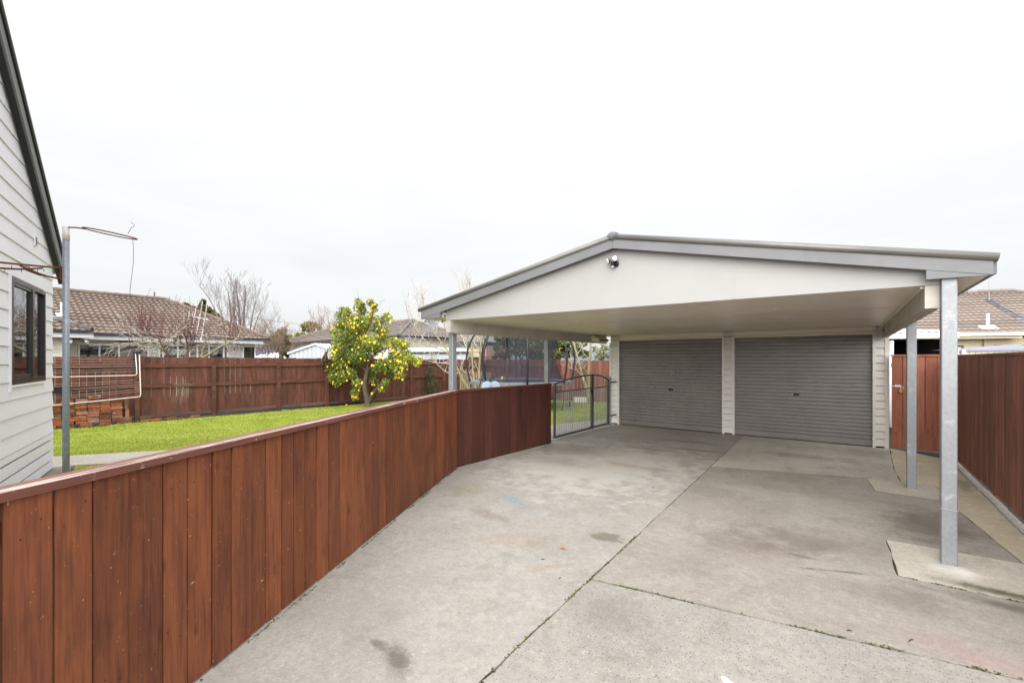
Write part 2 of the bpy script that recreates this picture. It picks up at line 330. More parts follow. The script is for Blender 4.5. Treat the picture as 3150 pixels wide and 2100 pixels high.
M['mossmat']=foliage('moss',[S(70,84,30,.7),S(110,120,44,.7),S(60,56,40,.6)],trans=0,rough=.9)
M['grassblade']=foliage('grass_blade',[S(148,168,56,.82),S(174,190,76,.85),S(204,208,122,.88)],trans=.3,rough=.5,spec=.3)
def lawnm():
    k=N('lawn_ground'); v=k.pos(); col=k.mix(k.ramp(k.noise(v,1.1,6,.65),.35,.65),S(184,192,84,.7),S(164,172,70,.66)); col=k.mix(k.ramp(k.noise(v,22,5,.7),.4,.7,0,.6),col,S(112,122,44,.5))
    col=k.mix(k.ramp(k.noise(v,.45,4,.6),.58,.72,0,.55),col,S(178,180,84,.6)); k.bsdf(col,.9,0,.15,k.bump(k.noise(v,45),1,.02)); return k.mat
M['lawn']=lawnm()
def concrete(name,c1,c2,cd,stains_and_lift=(),speck=.0,brush=.0,big=.9,lines=()):
    k=N(name); v=k.pos()
    col=k.mix(k.ramp(k.noise(v,big,7,.62,.3),.36,.66),c1,c2)
    col=k.mix(k.ramp(k.noise(v,2.6,8,.72,.4),.5,.74,0,.55),col,cd)
    col=k.mix(k.ramp(k.noise(v,24,8,.85),.44,.66,0,.5),col,tuple(x*.55 for x in c1[:3])+(1,))
    col=k.mix(k.ramp(k.noise(v,70,6,.85),.5,.68,0,.5),col,tuple(min(x*1.5,1) for x in c1[:3])+(1,))
    col=k.mix(k.math('MULTIPLY',k.ramp(k.noise(v,46,4,.8),.58,.72,0,.6),k.ramp(k.noise(v,1.7,5,.6),.4,.6)),col,cd)
    col=k.mix(k.ramp(k.noise(v,11,9,.88,.3),.47,.60,0,.42),col,tuple(x*.62 for x in c1[:3])+(1,))
    col=k.mix(k.ramp(k.noise(k.mapv(v,(1,1,1),(5,3,0)),16,9,.88),.53,.66,0,.5),col,tuple(min(x*1.45,1) for x in c1[:3])+(1,))
    if brush:
        b=k.noise(k.mapv(v,(2.2,26,1),rot=(0,0,R(-6))),1.6,6,.7); msk=k.ramp(k.noise(v,.8,4),.4,.6)
        col=k.mix(k.math('MULTIPLY',k.ramp(b,.52,.72,0,brush),msk),col,tuple(min(x*1.5,1) for x in c1[:3])+(1,))
        col=k.mix(k.math('MULTIPLY',k.ramp(b,.45,.25,0,brush),msk),col,tuple(x*.6 for x in c1[:3])+(1,))
    if speck:
        vo=k.n('ShaderNodeTexVoronoi',feature='F1'); k.set(vo.inputs['Vector'],v); vo.inputs['Scale'].default_value=62
        sel=k.n('ShaderNodeSeparateColor'); k.set(sel.inputs[0],vo.outputs['Color'])
        msk=k.math('MULTIPLY',k.ramp(vo.outputs['Distance'],.22,.34,1,0),k.ramp(sel.outputs[0],.55,.6))
        pc=k.mix(sel.outputs[1],S(104,96,90,.6),S(124,128,138,.6)); col=k.mix(k.math('MULTIPLY',msk,speck),col,pc)
        msk2=k.math('MULTIPLY',k.ramp(vo.outputs['Distance'],.2,.3,1,0),k.ramp(sel.outputs[2],.82,.86)); col=k.mix(k.math('MULTIPLY',msk2,speck*.6),col,S(214,204,192,.8))
    nz=k.noise(v,3.5,7,.75)
    for (x,y,rx,ry,rot,c,amt,edge) in stains_and_lift:
        d=k.n('ShaderNodeVectorMath',operation='LENGTH'); k.set(d.inputs[0],k.mapv(k.mapv(v,(1,1,0),(-x,-y,0)),(1/rx,1/ry,0),(0,0,0),(0,0,0)) if not rot else k.mapv(k.mapv(k.mapv(v,(1,1,0),(-x,-y,0)),(1,1,1),(0,0,0),(0,0,rot)),(1/rx,1/ry,0)))
        f=k.math('ADD',d.outputs['Value'],k.math('MULTIPLY',k.math('SUBTRACT',nz,.5),2.4))
        col=k.mix(k.ramp(f,edge,1.0,amt,0),col,c)
    for (x,y,ang,wd,x0,x1,c,amt) in lines:   # worn surface cracks
        m=k.n('ShaderNodeSeparateXYZ'); k.set(m.inputs[0],k.mapv(k.mapv(v,(1,1,0),(-x,-y,0)),(1,1,1),(0,0,0),(0,0,-ang)))
        off=k.math('ABSOLUTE',k.math('ADD',m.outputs[1],k.math('MULTIPLY',k.math('SUBTRACT',k.noise(v,2.5,5,.6),.5),.16)))
        inr=k.math('MULTIPLY',k.ramp(m.outputs[0],x0,x0+.3),k.ramp(m.outputs[0],x1-.3,x1,1,0))
        col=k.mix(k.math('MULTIPLY',k.math('MULTIPLY',k.ramp(off,wd*.4,wd,amt,0),inr),k.ramp(k.noise(v,4,3),.3,.6)),col,c)
    h=k.math('ADD',k.noise(v,60,5,.7),k.math('MULTIPLY',k.noise(v,7,4),.5))
    k.bsdf(col,k.ramp(nz,.3,.7,.78,.95),0,.25,k.bump(h,.28,.004)); return k.mat
DK=S(96,84,72,.5); TAN=S(150,126,96,.55)
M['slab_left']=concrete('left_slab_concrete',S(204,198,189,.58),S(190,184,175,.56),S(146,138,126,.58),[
 (-3.3,6.9,2.0,2.4,0,S(224,220,212,.72),.55,.35),(-3.24,4.46,.34,.12,R(25),S(136,168,178,.7),0.61,.3),(-2.9,4.25,.25,.05,R(20),S(150,174,182,.7),0.43,.3),  # first patch: paler smooth concrete, with extra light painted in under the roof
 (-1.88,4.1,.2,.15,0,S(120,108,84,.5),0.58,.75),(-2.86,7.0,.5,.22,R(10),S(180,140,96,.6),0.40,.2),(-2.4,7.0,.35,.2,0,S(140,120,100,.6),0.36,.2),
 (-2.1,1.72,.2,.11,R(20),DK,0.65,.1),(-2.32,1.74,.12,.06,0,DK,0.58,.2),(-3.07,8.5,.7,.16,R(-4),S(112,104,84,.5),0.40,.1),(-2.3,8.9,.8,.12,R(-5),S(104,98,86,.5),0.43,.1),(-2.6,9.7,.9,.2,0,S(120,112,98,.55),0.36,.1),
 (-4.1,4.5,.5,.5,0,S(150,140,100,.6),0.36,.1),(-3.2,3.9,.5,.15,R(15),TAN,0.36,.1),(-2.6,3.5,.6,.25,R(-40),S(176,140,110,.6),0.22,.2),(-3.8,6.6,.9,.5,0,S(128,122,114,.55),0.32,.1),(-4.0,7.6,.9,.7,0,S(120,114,106,.5),0.36,.1),(-2.0,3.2,.3,.06,R(-55),S(186,150,120,.6),0.36,.3)],
 lines=[(-4.4,7.95,R(6),.02,-.2,2.7,S(96,90,84,.5),.6)],speck=.15)
M['slab_mid']=concrete('middle_slab_concrete',S(196,188,178,.58),S(178,168,156,.56),S(136,126,114,.55),[
 (-.75,4.75,.75,.38,R(-12),S(140,126,112,.55),.5,.05),(.55,6.2,.5,.8,0,S(128,116,100,.55),.4,.1),(-.05,4.55,.32,.035,R(-22),S(80,74,68,.5),0.61,.3),(-.3,4.7,.2,.05,0,DK,0.36,.2),(.55,3.75,.5,.2,R(10),S(190,150,146,.62),0.36,.0),(-.5,5.1,.9,.5,R(-10),S(126,114,102,.55),0.47,.0),(.35,4.3,.5,.3,0,S(130,116,102,.55),0.36,.1),(-1,3.9,.4,.3,0,S(132,120,112,.55),0.36,.0),(.9,4.6,.6,.12,R(5),S(96,98,64,.5),0.58,.0),(.75,6.4,.5,.9,0,S(106,98,86,.5),0.47,.1),(-.9,6.6,1,.4,0,S(200,196,190,.7),0.29,.1)],speck=.35,brush=.5)
M['slab_front']=concrete('front_slab_concrete',S(200,193,184,.56),S(186,179,170,.54),S(146,137,126,.5),[(-.52,2.66,.05,.03,R(40),S(226,226,222,.8),0.65,.5),(-.47,2.62,.025,.015,0,S(226,226,222,.8),0.65,.5),(-1.3,2.9,.5,.3,0,S(140,130,124,.55),0.32,.1)],speck=.85)
M['slab_back']=concrete('rear_slab_concrete',S(202,196,186,.76),S(186,180,168,.74),S(124,116,104,.52),[(.3,10.5,.5,.8,0,S(140,134,108,.55),0.36,.1),(-.6,9.4,1.2,.3,0,S(118,110,98,.52),0.29,.1)],brush=.55)
M['pad']=concrete('pale_footing_concrete',S(214,206,192,.7),S(202,192,176,.68),S(168,152,130,.62),[(.72,5.1,.22,.18,0,S(238,234,226,.8),.75,.0),(.98,4.84,.55,.10,R(3),S(88,90,58,.5),.85,.1)])
M['strip']=concrete('brown_side_strip_concrete',S(204,194,170,.82),S(188,176,152,.8),S(150,138,112,.7),[(1.25,8.6,.2,.6,0,S(120,112,80,.52),.6,.1)],brush=.45)
M['kerbstone']=concrete('pale_kerb_concrete',S(214,210,204,.7),S(196,192,184,.68),S(150,144,134,.6))
M['pathc']=concrete('pale_path_concrete',S(212,204,192,.68),S(200,192,180,.66),S(170,160,146,.62),speck=.2)
M['pathmoss']=concrete('mossy_path_concrete',S(176,170,152,.6),S(150,142,120,.55),S(100,92,72,.45))
# ------------------------------------------------------------------ world, sun, camera
sc=bpy.context.scene
w=bpy.data.worlds.new('World'); sc.world=w; w.use_nodes=True; t=w.node_tree; t.nodes.clear()
def wn(ty,**kw):
    n=t.nodes.new(ty)
    for k,v in kw.items(): setattr(n,k,v)
    return n
L=t.links.new
SUN_EL,SUN_AZ=R(22),R(158); REAR_SKY_FILL=3.2
tc=wn('ShaderNodeTexCoord'); sx=wn('ShaderNodeSeparateXYZ'); L(tc.outputs['Generated'],sx.inputs[0])
rp=wn('ShaderNodeValToRGB'); L(sx.outputs[2],rp.inputs[0]); el=rp.color_ramp.elements
# overcast: bright overhead, a little greyer towards the horizon (values are tenths of display white)
stops=[(0.0,(.445,.453,.462)),(.06,(.460,.467,.475)),(.15,(.490,.496,.502)),(.28,(.52,.523,.527)),(.45,(.56,.562,.564)),(.62,(.64,.64,.64)),(.8,(.80,.80,.80)),(1.0,(.82,.82,.82))]
while len(el)<len(stops): el.new(.5)
for i,(p,c) in enumerate(stops): el[i].position=p; el[i].color=(c[0],c[1],c[2],1)
mp=wn('ShaderNodeMapping'); mp.inputs['Scale'].default_value=(1.2,1.2,5.5); L(tc.outputs['Generated'],mp.inputs[0])
nz=wn('ShaderNodeTexNoise'); nz.inputs['Scale'].default_value=1.6; nz.inputs['Detail'].default_value=6; nz.inputs['Roughness'].default_value=.55; nz.inputs['Distortion'].default_value=.6; L(mp.outputs[0],nz.inputs[0])
mr=wn('ShaderNodeMapRange'); mr.inputs['From Min'].default_value=.3; mr.inputs['From Max'].default_value=.7; mr.inputs['To Min'].default_value=9.2; mr.inputs['To Max'].default_value=10.2; L(nz.outputs['Fac'],mr.inputs[0])
vs=wn('ShaderNodeVectorMath',operation='SCALE'); L(rp.outputs[0],vs.inputs[0]); L(mr.outputs[0],vs.inputs['Scale'])
# sky brightening added behind the camera, out of view, to light the carport interior
sd=Vector((math.sin(SUN_AZ)*math.cos(SUN_EL),math.cos(SUN_AZ)*math.cos(SUN_EL),math.sin(SUN_EL)))
dp=wn('ShaderNodeVectorMath',operation='DOT_PRODUCT'); L(tc.outputs['Generated'],dp.inputs[0]); dp.inputs[1].default_value=sd
bo=wn('ShaderNodeMapRange'); bo.interpolation_type='SMOOTHSTEP'; bo.inputs['From Min'].default_value=-.05; bo.inputs['From Max'].default_value=.95; bo.inputs['To Min'].default_value=1.0; bo.inputs['To Max'].default_value=REAR_SKY_FILL; L(dp.outputs['Value'],bo.inputs[0])
vs2=wn('ShaderNodeVectorMath',operation='SCALE'); L(vs.outputs[0],vs2.inputs[0]); L(bo.outputs[0],vs2.inputs['Scale']); vs=vs2
sky=wn('ShaderNodeTexSky',sky_type='NISHITA'); sky.sun_disc=False; sky.sun_elevation=SUN_EL; sky.sun_rotation=SUN_AZ; sky.air_density=1; sky.dust_density=3
mx=wn('ShaderNodeMix',data_type='RGBA'); mx.inputs['Factor'].default_value=.05; L(vs.outputs[0],mx.inputs[6]); L(sky.outputs[0],mx.inputs[7])
bg=wn('ShaderNodeBackground'); bg.inputs['Strength'].default_value=.1; L(mx.outputs[2],bg.inputs[0]); wo=wn('ShaderNodeOutputWorld'); L(bg.outputs[0],wo.inputs[0])
sl=bpy.data.lights.new('sun','SUN'); sl.energy=1.3; sl.angle=R(60); sl.color=(1,.97,.93); so=bpy.data.objects.new('sun',sl); C.objects.link(so)
# sky sun_rotation is measured clockwise from +Y
so.rotation_euler=sd.to_track_quat('Z','Y').to_euler(); so.location=(0,0,30)
cd=bpy.data.cameras.new('camera'); cam=bpy.data.objects.new('camera',cd); C.objects.link(cam); sc.camera=cam
cam.location=(0,0,CAMZ); cam.rotation_euler=(R(90),0,YAW); cd.sensor_width=36; cd.lens=36*FPX/3150; cd.shift_y=(HORY-1050)/3150; cd.clip_start=.05; cd.clip_end=6000
vsn=sc.view_settings; vsn.view_transform='Standard'; vsn.look='None'; vsn.exposure=1.0; vsn.gamma=1
# ================================================================== GROUND
m=MB(); m.quad((-3000,-3000,-.12),(3000,-3000,-.12),(3000,3000,-.12),(-3000,3000,-.12)); struct(m,'ground',M['soil'])
def jag(poly,step=.12,amp=.004):
    out=[]
    for i in range(len(poly)):
        a=Vector(poly[i]);b=Vector(poly[(i+1)%len(poly)]);n=max(1,int((b-a).length/step)); d=(b-a).normalized(); nn=Vector((-d.y,d.x))
        for j in range(n): out.append(a+(b-a)*(j/n)+(nn*random.gauss(0,amp) if j else Vector((0,0))))
    return out
def slab(name,poly,mat,dz=0.0,amp=.004,thick=.11,step=.12):
    P=jag([Vector((x,y)) for x,y in poly],step,amp); m=MB(); n=len(P)
    top=[(p.x,p.y,gz(p.y)+dz) for p in P]; bot=[(p.x,p.y,gz(p.y)+dz-thick) for p in P]
    m.add(top+bot,[tuple(range(n))]+[(i,n+i,n+(i+1)%n,(i+1)%n) for i in range(n)],.5); return struct(m,name,mat)
jx=lambda y:-1.592-.027*(y-1.85)          # long joint
g=.006
FA=Vector((-4.98,5.255)); FB=Vector((-2.83,.95)); fd=(FB-FA).normalized(); FN=FA+fd*6.2
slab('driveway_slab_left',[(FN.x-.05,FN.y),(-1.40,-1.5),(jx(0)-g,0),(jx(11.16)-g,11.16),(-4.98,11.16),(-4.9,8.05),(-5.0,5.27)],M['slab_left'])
slab('driveway_slab_front',[(-1.385,-1.5),(6,-1.5),(6,4.45),(.77,3.6),(jx(3.235)+g,3.235),(jx(0)+g,0)],M['slab_front'])
slab('driveway_slab_middle',[(jx(3.26)+g,3.26),(.77,3.622),(6,4.475),(6,4.72),(.325,4.735),(.30,5.6),(1.19,5.63),(1.02,7.05),(.93,7.52),(.29,7.56),(.235,8.23),(.235,8.29),(jx(7.73)+g,7.73)],M['slab_mid'])
slab('driveway_slab_back',[(jx(7.75)+g,7.75),(.24,8.31),(.60,8.34),(.585,9.2),(.62,10.3),(.655,11.16),(jx(11.16)+g,11.16)],M['slab_back'])
slab('post_footing',[(.333,4.742),(3.2,4.77),(3.2,5.62),(1.2,5.618),(.306,5.59)],M['pad'],.003)
slab('post_footing',[(.297,7.568),(.94,7.53),(1.05,7.75),(.95,8.3),(.61,8.33),(.243,8.222)],M['pad'],.003)
slab('side_strip',[(1.2,5.64),(3.2,5.63),(1.42,6.9),(1.4,10.55),(.665,11.2),(.628,10.3),(.595,9.2),(.61,8.345),(.97,8.3),(1.06,7.75),(.95,7.5),(1.03,7.05)],M['strip'])
m=MB()
ky=[4.4,5.2,6.0,6.7,7.4,8.3,9.2,10.0,10.45]
for a,b in zip(ky[:-1],ky[1:]): m.obox((1.375+random.gauss(0,.006),a+.006,-.05),(0,1,0),(1,0,0),(0,0,1),b-a-.012,.075,.05+gz(a)+.035)
struct(m,'kerb_edging',M['kerbstone'])
m=MB(); m.box(.68,1.45,10.75,11.3,-.1,gz(11)-.02); struct(m,'mulch_bed',M['mulch'])
# moss and dirt in the joints
def mossline(name,a,b,n,wd,cl=.6):
    V=[];F=[];rn=[]; a=Vector(a);b=Vector(b); d=(b-a); nn=Vector((-d.y,d.x)).normalized()
    ph=random.random()*6
    for i in range(n):
        tt=random.random()
        if math.sin(tt*23+ph)+math.sin(tt*61+2*ph)<cl-1.2+random.random()*1.2: continue
        p=a+d*tt+nn*random.gauss(0,wd); z=gz(p.y)-.004+random.random()*.008; s=.004+random.random()*.010; th=random.random()*6.28; k=len(V); r=random.random()
        V+= [(p.x+s*math.cos(th+q),p.y+s*math.sin(th+q),z+(.004 if j==0 else -.003)) for j,q in enumerate((0,2.1,4.2))]; F.append((k,k+1,k+2)); rn+=[r]*3
    o=finish((V,F,rn),name,M['mossmat'],(0,0,0)); C.objects.link(o); tag(o,kind='stuff')
mossline('moss',(jx(1.2),1.2),(jx(4.4),4.4),900,.006)
mossline('moss',(-1.6,3.247),(2.2,3.85),900,.006,.8)
mossline('moss',(FB.x+.012,FB.y+.025),(FA.x+.014,FA.y),1500,.007,.5)
mossline('moss',(.33,4.735),(1.6,4.74),500,.008,.6)
# lawn
LAWN=[(-16.0,-3),(-11.6,-3),(-11.6,1.48),(-10.42,3.12),(-8.22,6.22),(-6.42,8.6),(-6.2,10.1),(-5.45,11.9),(-5.2,17.0),(-14.6,14.9),(-14.95,10.6),(-15.15,9.0),(-15.2,7.8),(-15.4,6.4),(-15.62,5.2),(-15.9,4.2)]
m=MB()
def lz(x,y): return gz(y)-.005
m.add([(x,y,lz(x,y)) for x,y in LAWN],[tuple(range(len(LAWN)))]); struct(m,'lawn',M['lawn'])
LAWN2=[(-10.2,1.70),(-9.15,1.49),(-4.42,.47),(-4.6,-.45),(-2.35,-1.15),(-2.15,-.4),(-2.95,.95),(-5.1,5.2),(-5.25,8.0),(-7.15,6.0),(-9.33,2.92)]
m=MB(); m.add([(x,y,lz(x,y)) for x,y in LAWN2],[tuple(range(len(LAWN2)))]); struct(m,'lawn',M['lawn'])
# paths
slab('garden_path',[(-11.6,.6),(-10.4,1.0),(-10.28,1.66),(-9.38,2.9),(-7.2,6.0),(-5.2,8.1),(-4.98,8.3),(-4.98,11.15),(-5.2,14.0),(-5.43,11.88),(-6.18,10.08),(-6.4,8.62),(-8.2,6.22),(-10.4,3.12),(-11.6,1.5)],M['pathc'],.002,.004)
slab('wall_path',[(-10.3,1.40),(-4.6,-.42),(-4.4,.45),(-9.15,1.47),(-10.22,1.66)],M['pathmoss'],.0)
m=MB()
for i in range(60):
    y0=1+i*.23; x0=-16.3+.1*(y0-2)
    m.add([(x0-.1,y0,.02),(x0+.42+.12*math.sin(i*.9)+random.gauss(0,.04),y0,gz(y0)+.012),(x0+.42+.12*math.sin((i+1)*.9),y0+.25,gz(y0)+.012),(x0-.1,y0+.25,.03)],[(0,1,2,3)])
struct(m,'garden_bed',M['soil'])
# grass blades
def inpoly(x,y,P):
    c=np.zeros(len(x),bool); n=len(P)
    for i in range(n):
        x1,y1=P[i];x2,y2=P[(i+1)%n]
        k=((y1>y)!=(y2>y))&(x<(x2-x1)*(y-y1)/((y2-y1)+1e-12)+x1); c^=k
    return c
def grass(P,n,hmin,hmax,wd):
    P=np.array(P); lo=P.min(0);hi=P.max(0); x=NP.uniform(lo[0],hi[0],n);y=NP.uniform(lo[1],hi[1],n); k=inpoly(x,y,P)
    x=x[k];y=y[k];n=len(x); d=np.hypot(x,y); wdv=wd*(.5+d/12)
    h=NP.uniform(hmin,hmax,n); th=NP.uniform(0,6.283,n); lean=NP.normal(0,.55,(n,2))*h[:,None]; z=gz(y)-.006
    dx=np.cos(th)*wdv;dy=np.sin(th)*wdv
    V=np.empty((n,3,3)); V[:,0]=np.stack([x-dx,y-dy,z],1);V[:,1]=np.stack([x+dx,y+dy,z],1);V[:,2]=np.stack([x+lean[:,0],y+lean[:,1],z+h],1)
    pn=np.sin(x*1.7+np.sin(y*1.3)*2)*np.sin(y*2.1+1)*.2+np.sin(x*5.1+y*2.3)*np.sin(y*4.7-x*1.9)*.14+.42
    rn=np.repeat(np.clip(pn+NP.normal(0,.2,n),0,1),3)
    o=finish((V.reshape(-1,3),np.arange(n*3).reshape(-1,3),rn),'grass',M['grassblade'],(0,0,0)); C.objects.link(o); tag(o,kind='stuff')
grass(LAWN,210000,.010,.030,.006); grass(LAWN2,60000,.010,.026,.005)
# far hill
m=MB(); n=90; vs=[]
for i in range(n+1):
    a=R(15+150*i/n); d=4200
    for k,(dd,hh) in enumerate(((0,-10),(300,.5),(700,1.0),(1500,.3))):
        h=-10 if k==0 else (95+28*math.sin(i*.42)+16*math.sin(i*1.1+1)+6*math.sin(i*2.9))*hh
        vs.append((-(d+dd)*math.cos(a),(d+dd)*math.sin(a),h))
m.add(vs,[(4*i+k,4*i+4+k,4*i+5+k,4*i+1+k) for i in range(n) for k in range(3)]); struct(m,'hills',M['hill'],smooth=True)
# ================================================================== LOW FENCE
UP=Vector((0,0,1))
def v3(p,z=0): return Vector((p[0],p[1],z))
def palings(a,b,z0,z1,nrm,widths,thick=.02,gap=.004,zj=.0,lean=.004,topj=0,nails=False):
    # boards standing from a to b; nrm points to the visible side; loc x along the board
    m=MB(); a=Vector(a);b=Vector(b); d=(b-a).normalized(); Ln=(b-a).length; s=0; i=0; n3=v3(nrm)
    while s<Ln-.01:
        wd=widths[i%len(widths)] if isinstance(widths,list) else random.uniform(*widths); wd=min(wd,Ln-s)
        gp=gap*random.choice((.5,.6,1,1.6)); p=a+d*(s+gp/2)
        zz0=z0(p) if callable(z0) else z0; zz1=(z1(p) if callable(z1) else z1)+random.gauss(0,topj)
        o=v3(p,zz0+random.uniform(0,zj))+n3*random.uniform(-lean,lean)
        m.obox(o,UP,v3(d),n3,zz1-o.z,max(wd-gp,.02),thick); s+=wd; i+=1
        if nails:
            for zn in (.30,.345,1.085,1.13):
                c_=v3(p+d*(wd*(.25 if zn in (.30,1.13) else .72)+random.gauss(0,.008)),zn+random.gauss(0,.012))+n3*(thick+.0)+n3*((o-v3(p,o.z)).dot(n3)); m.tube([c_-n3*.002,c_+n3*.0012],.0042,6,True,.5,1)
    return m
def rail(a,b,za,zb,nrm,h,th,off=0):
    m=MB(); A=v3(a,za)+v3(nrm)*off; B=v3(b,zb)+v3(nrm)*off; d=(B-A); L_=d.length; d.normalize(); up=(UP-d*d.z).normalized()
    m.obox(A-up*h/2,d,v3(nrm),up,L_,th,h); return m
ZT=1.235
lf=thing('low_timber_fence','low red brown stained paling fence with peeling flat capping along the driveway','fence',(FA.x,FA.y,0))
n1=Vector((-fd.y,fd.x))        # side of the driveway
if n1.x<0: n1=-n1
F3=Vector((-4.83,7.86)); f2=(F3-FA).normalized(); n2=Vector((f2.y,-f2.x))
part(palings(FA-n1*.021,FN-n1*.021,lambda p:gz(p.y)+.012,ZT,n1,(.125,.175),thick=.021,gap=.009,lean=.005,nails=True),'paling_panel',[M['wood_orange'],M['nail']],lf)
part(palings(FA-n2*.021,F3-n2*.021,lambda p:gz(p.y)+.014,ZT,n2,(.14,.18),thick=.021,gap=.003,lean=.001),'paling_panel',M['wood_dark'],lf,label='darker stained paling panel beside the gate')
def capping(a,b,nr,mat,ext0=0,ext1=0,w=.125,th=.033):
    d=(b-a).normalized(); A=a-d*ext0; B=b+d*ext1; m=MB(); m.obox(v3(A+nr*.022,ZT+.002),v3(d),-v3(nr),UP,(B-A).length,w,th,.5,0,(0,0,0)); return m
cpa=capping(FA,FN,n1,None,0,0); part(cpa,'capping_rail',M['cap'],lf)
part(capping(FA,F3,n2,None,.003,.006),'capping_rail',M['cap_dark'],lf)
for a,b,nn in ((FA,FN,n1),(FA,F3,n2)):
    for zz in (.32,1.12): part(rail(a,b,zz,zz,-nn,.09,.045,.022),'rail',M['wood_dark'],lf)
for k in range(4):
    p=FA+fd*(1.4*k+.5); m=MB(); m.obox(v3(p-n1*.158,-.05),v3(fd),v3(n1),UP,.09,.09,ZT+.04); part(m,'post',M['wood_dark'],lf)
m=MB(); m.obox(v3(F3-n2*.10-f2*.095,-.05),v3(f2),v3(n2),UP,.09,.078,ZT+.04); part(m,'post',M['wood_dark'],lf)
# ================================================================== IRON GATES
GA=Vector((-4.905,8.10)); GB=Vector((-4.885,9.80)); GC=Vector((-4.868,10.69))
def gate_leaf(name,label,a,b,za,zb,zbot,nb,flip):
    t=thing(name,label,'gate',(a.x,a.y,0),'wrought iron driveway gates'); d=(b-a).normalized(); Ln=(b-a).length; zr=1.07
    top=lambda u:(za+(zb-za)*(1-(1-u)**2)) if not flip else (zb+(za-zb)*(1-u**2))
    m=MB(); n_=14
    pts=[v3(a+d*(Ln*i/n_),top(i/n_)) for i in range(n_+1)]; m.tube(pts,.02,8); part(m,'arched_top_rail',M['wrought'],t,True)
    m=MB(); m.obox(v3(a,zbot)-v3((d.y,-d.x))*.02,v3(d),v3((d.y,-d.x)),UP,Ln,.04,.045); part(m,'bottom_rail',M['wrought'],t)
    m=MB(); m.obox(v3(a,zr)-v3((d.y,-d.x))*.015,v3(d),v3((d.y,-d.x)),UP,Ln,.03,.022); part(m,'middle_rail',M['wrought'],t)
    for e,u in ((0,0),(Ln-.04,1)):
        m=MB(); m.obox(v3(a+d*e,zbot+.045)-v3((d.y,-d.x))*.02,v3(d),v3((d.y,-d.x)),UP,.04,.04,top(u)-zbot-.05); part(m,'stile',M['wrought'],t)
    for i in range(1,nb):
        u=i/nb; p=a+d*(.04+(Ln-.08)*u); zz=top((p-a).length/Ln)-.015 if i%2==0 else zr
        m=MB(); m.obox(v3(p,zbot+.045)-v3(d)*.007-v3((d.y,-d.x))*.007,v3(d),v3((d.y,-d.x)),UP,.014,.014,zz-zbot-.045); part(m,'bar',M['galv'],t)
    return t
g1=gate_leaf('iron_gate','wide leaf of the grey arched iron gate beside the brown fence end',GA,GB,1.238,1.39,.115,20,False)
g2=gate_leaf('iron_gate','narrow leaf of the grey arched iron gate beside the garage corner',GB+Vector((0,.02)),GC,1.39,1.25,.12,10,True)
m=MB(); m.tube([(GB.x+.035,GB.y-.03,.16),(GB.x+.035,GB.y-.03,.62)],.008,6); m.tube([(GB.x+.035,GB.y-.03,.05),(GB.x+.035,GB.y-.03,.16)],.005,6); part(m,'drop_bolt',M['wrought'],g1)
m=MB(); m.bbox((GB.x+.03,GB.y-.06,1.0),.05,.06,.07); part(m,'latch',M['black'],g1)
gp=thing('gate_post','grey steel gate hinge post against the garage corner','post',(GC.x,GC.y+.06,gz(10.7)))
m=MB(); m.box(GC.x-.025,GC.x+.025,GC.y+.035,GC.y+.085,gz(10.7),1.30); part(m,'shaft',M['galv'],gp)
m=MB(); m.box(GC.x-.03,GC.x+.03,GC.y+.03,GC.y+.09,1.30,1.315); part(m,'cap',M['wrought'],gp)
for zz in (.3,1.16):
    m=MB(); m.box(GC.x-.02,GC.x+.02,GC.y+.085,11.15,zz,zz+.035); part(m,'bracket',M['wrought'],gp)
# ================================================================== CARPORT
YG=5.265; YB=5.165; YF=11.16; YE=17.6; XA=-2.294; ZS=2.392; ZBM=2.193
cp=thing('carport','open double carport with low gabled roof and offwhite gable on galvanised posts','carport',(XA,YG,0))
zl=lambda x:3.223-(.191 if x<XA else .2085)*abs(x-XA)     # top of barge boards
zb_=lambda x:3.113-(.1995 if x<XA else .212)*abs(x-XA)
X0,X1=-5.714,.938
m=MB(); m.prism([(-5.24,ZS),(.638,ZS),(.638,zb_(.638)+.06),(XA,zb_(XA)+.06),(-5.24,zb_(-5.24)+.06)],(1,0,0),(0,0,1),(0,1,0),(0,YG,0),.03); part(m,'gable_panel',M['gable'],cp)
for x in (-3.595,-.962):
    m=MB(); m.box(x-.014,x+.014,YG-.004,YG,ZS+.004,zb_(x)+.05); part(m,'cover_strip',M['gable'],cp)
for s,(xa,xb) in enumerate(((X0,XA-.001),(XA+.001,X1))):
    m=MB(); m.prism([(xa,zb_(xa)),(xb,zb_(xb)),(xb,zl(xb)),(xa,zl(xa))],(1,0,0),(0,0,1),(0,1,0),(0,YB,0),.035); part(m,'barge_board',M['barge'],cp)
    m=MB(); xe=(xa-.055 if s==0 else xb+.03)
    pts=[(xe,YB+.01,zl(xa if s==0 else xb)+(.025-.012)),(XA,YB+.01,zl(XA)+.03)]; m.tube(pts,.036,10); part(m,'roll_capping',M['rollcap'],cp,True)
m=MB(); m.prism([(X0+.01,zb_(X0)-.002),(-5.272,2.431),(-5.272,zb_(-5.272)-.002)],(1,0,0),(0,0,1),(0,1,0),(0,YB+.002,0),.032); part(m,'eave_wedge',M['barge'],cp)
m=MB(); m.prism([(.542,2.431),(X1-.01,zb_(X1)-.002),(.542,zb_(.542)-.002)],(1,0,0),(0,0,1),(0,1,0),(0,YB+.002,0),.032); part(m,'eave_wedge',M['barge'],cp)
m=MB(); rr=random.Random(3)
m.sphere((XA+.0,YB+.015,zl(XA)+.035),.085,.055,.05,14,8)
m.v=[(x+rr.gauss(0,.005),y+rr.gauss(0,.004),z+rr.gauss(0,.005)) for x,y,z in m.v]; part(m,'ridge_mortar',M['mortar'],cp,True)
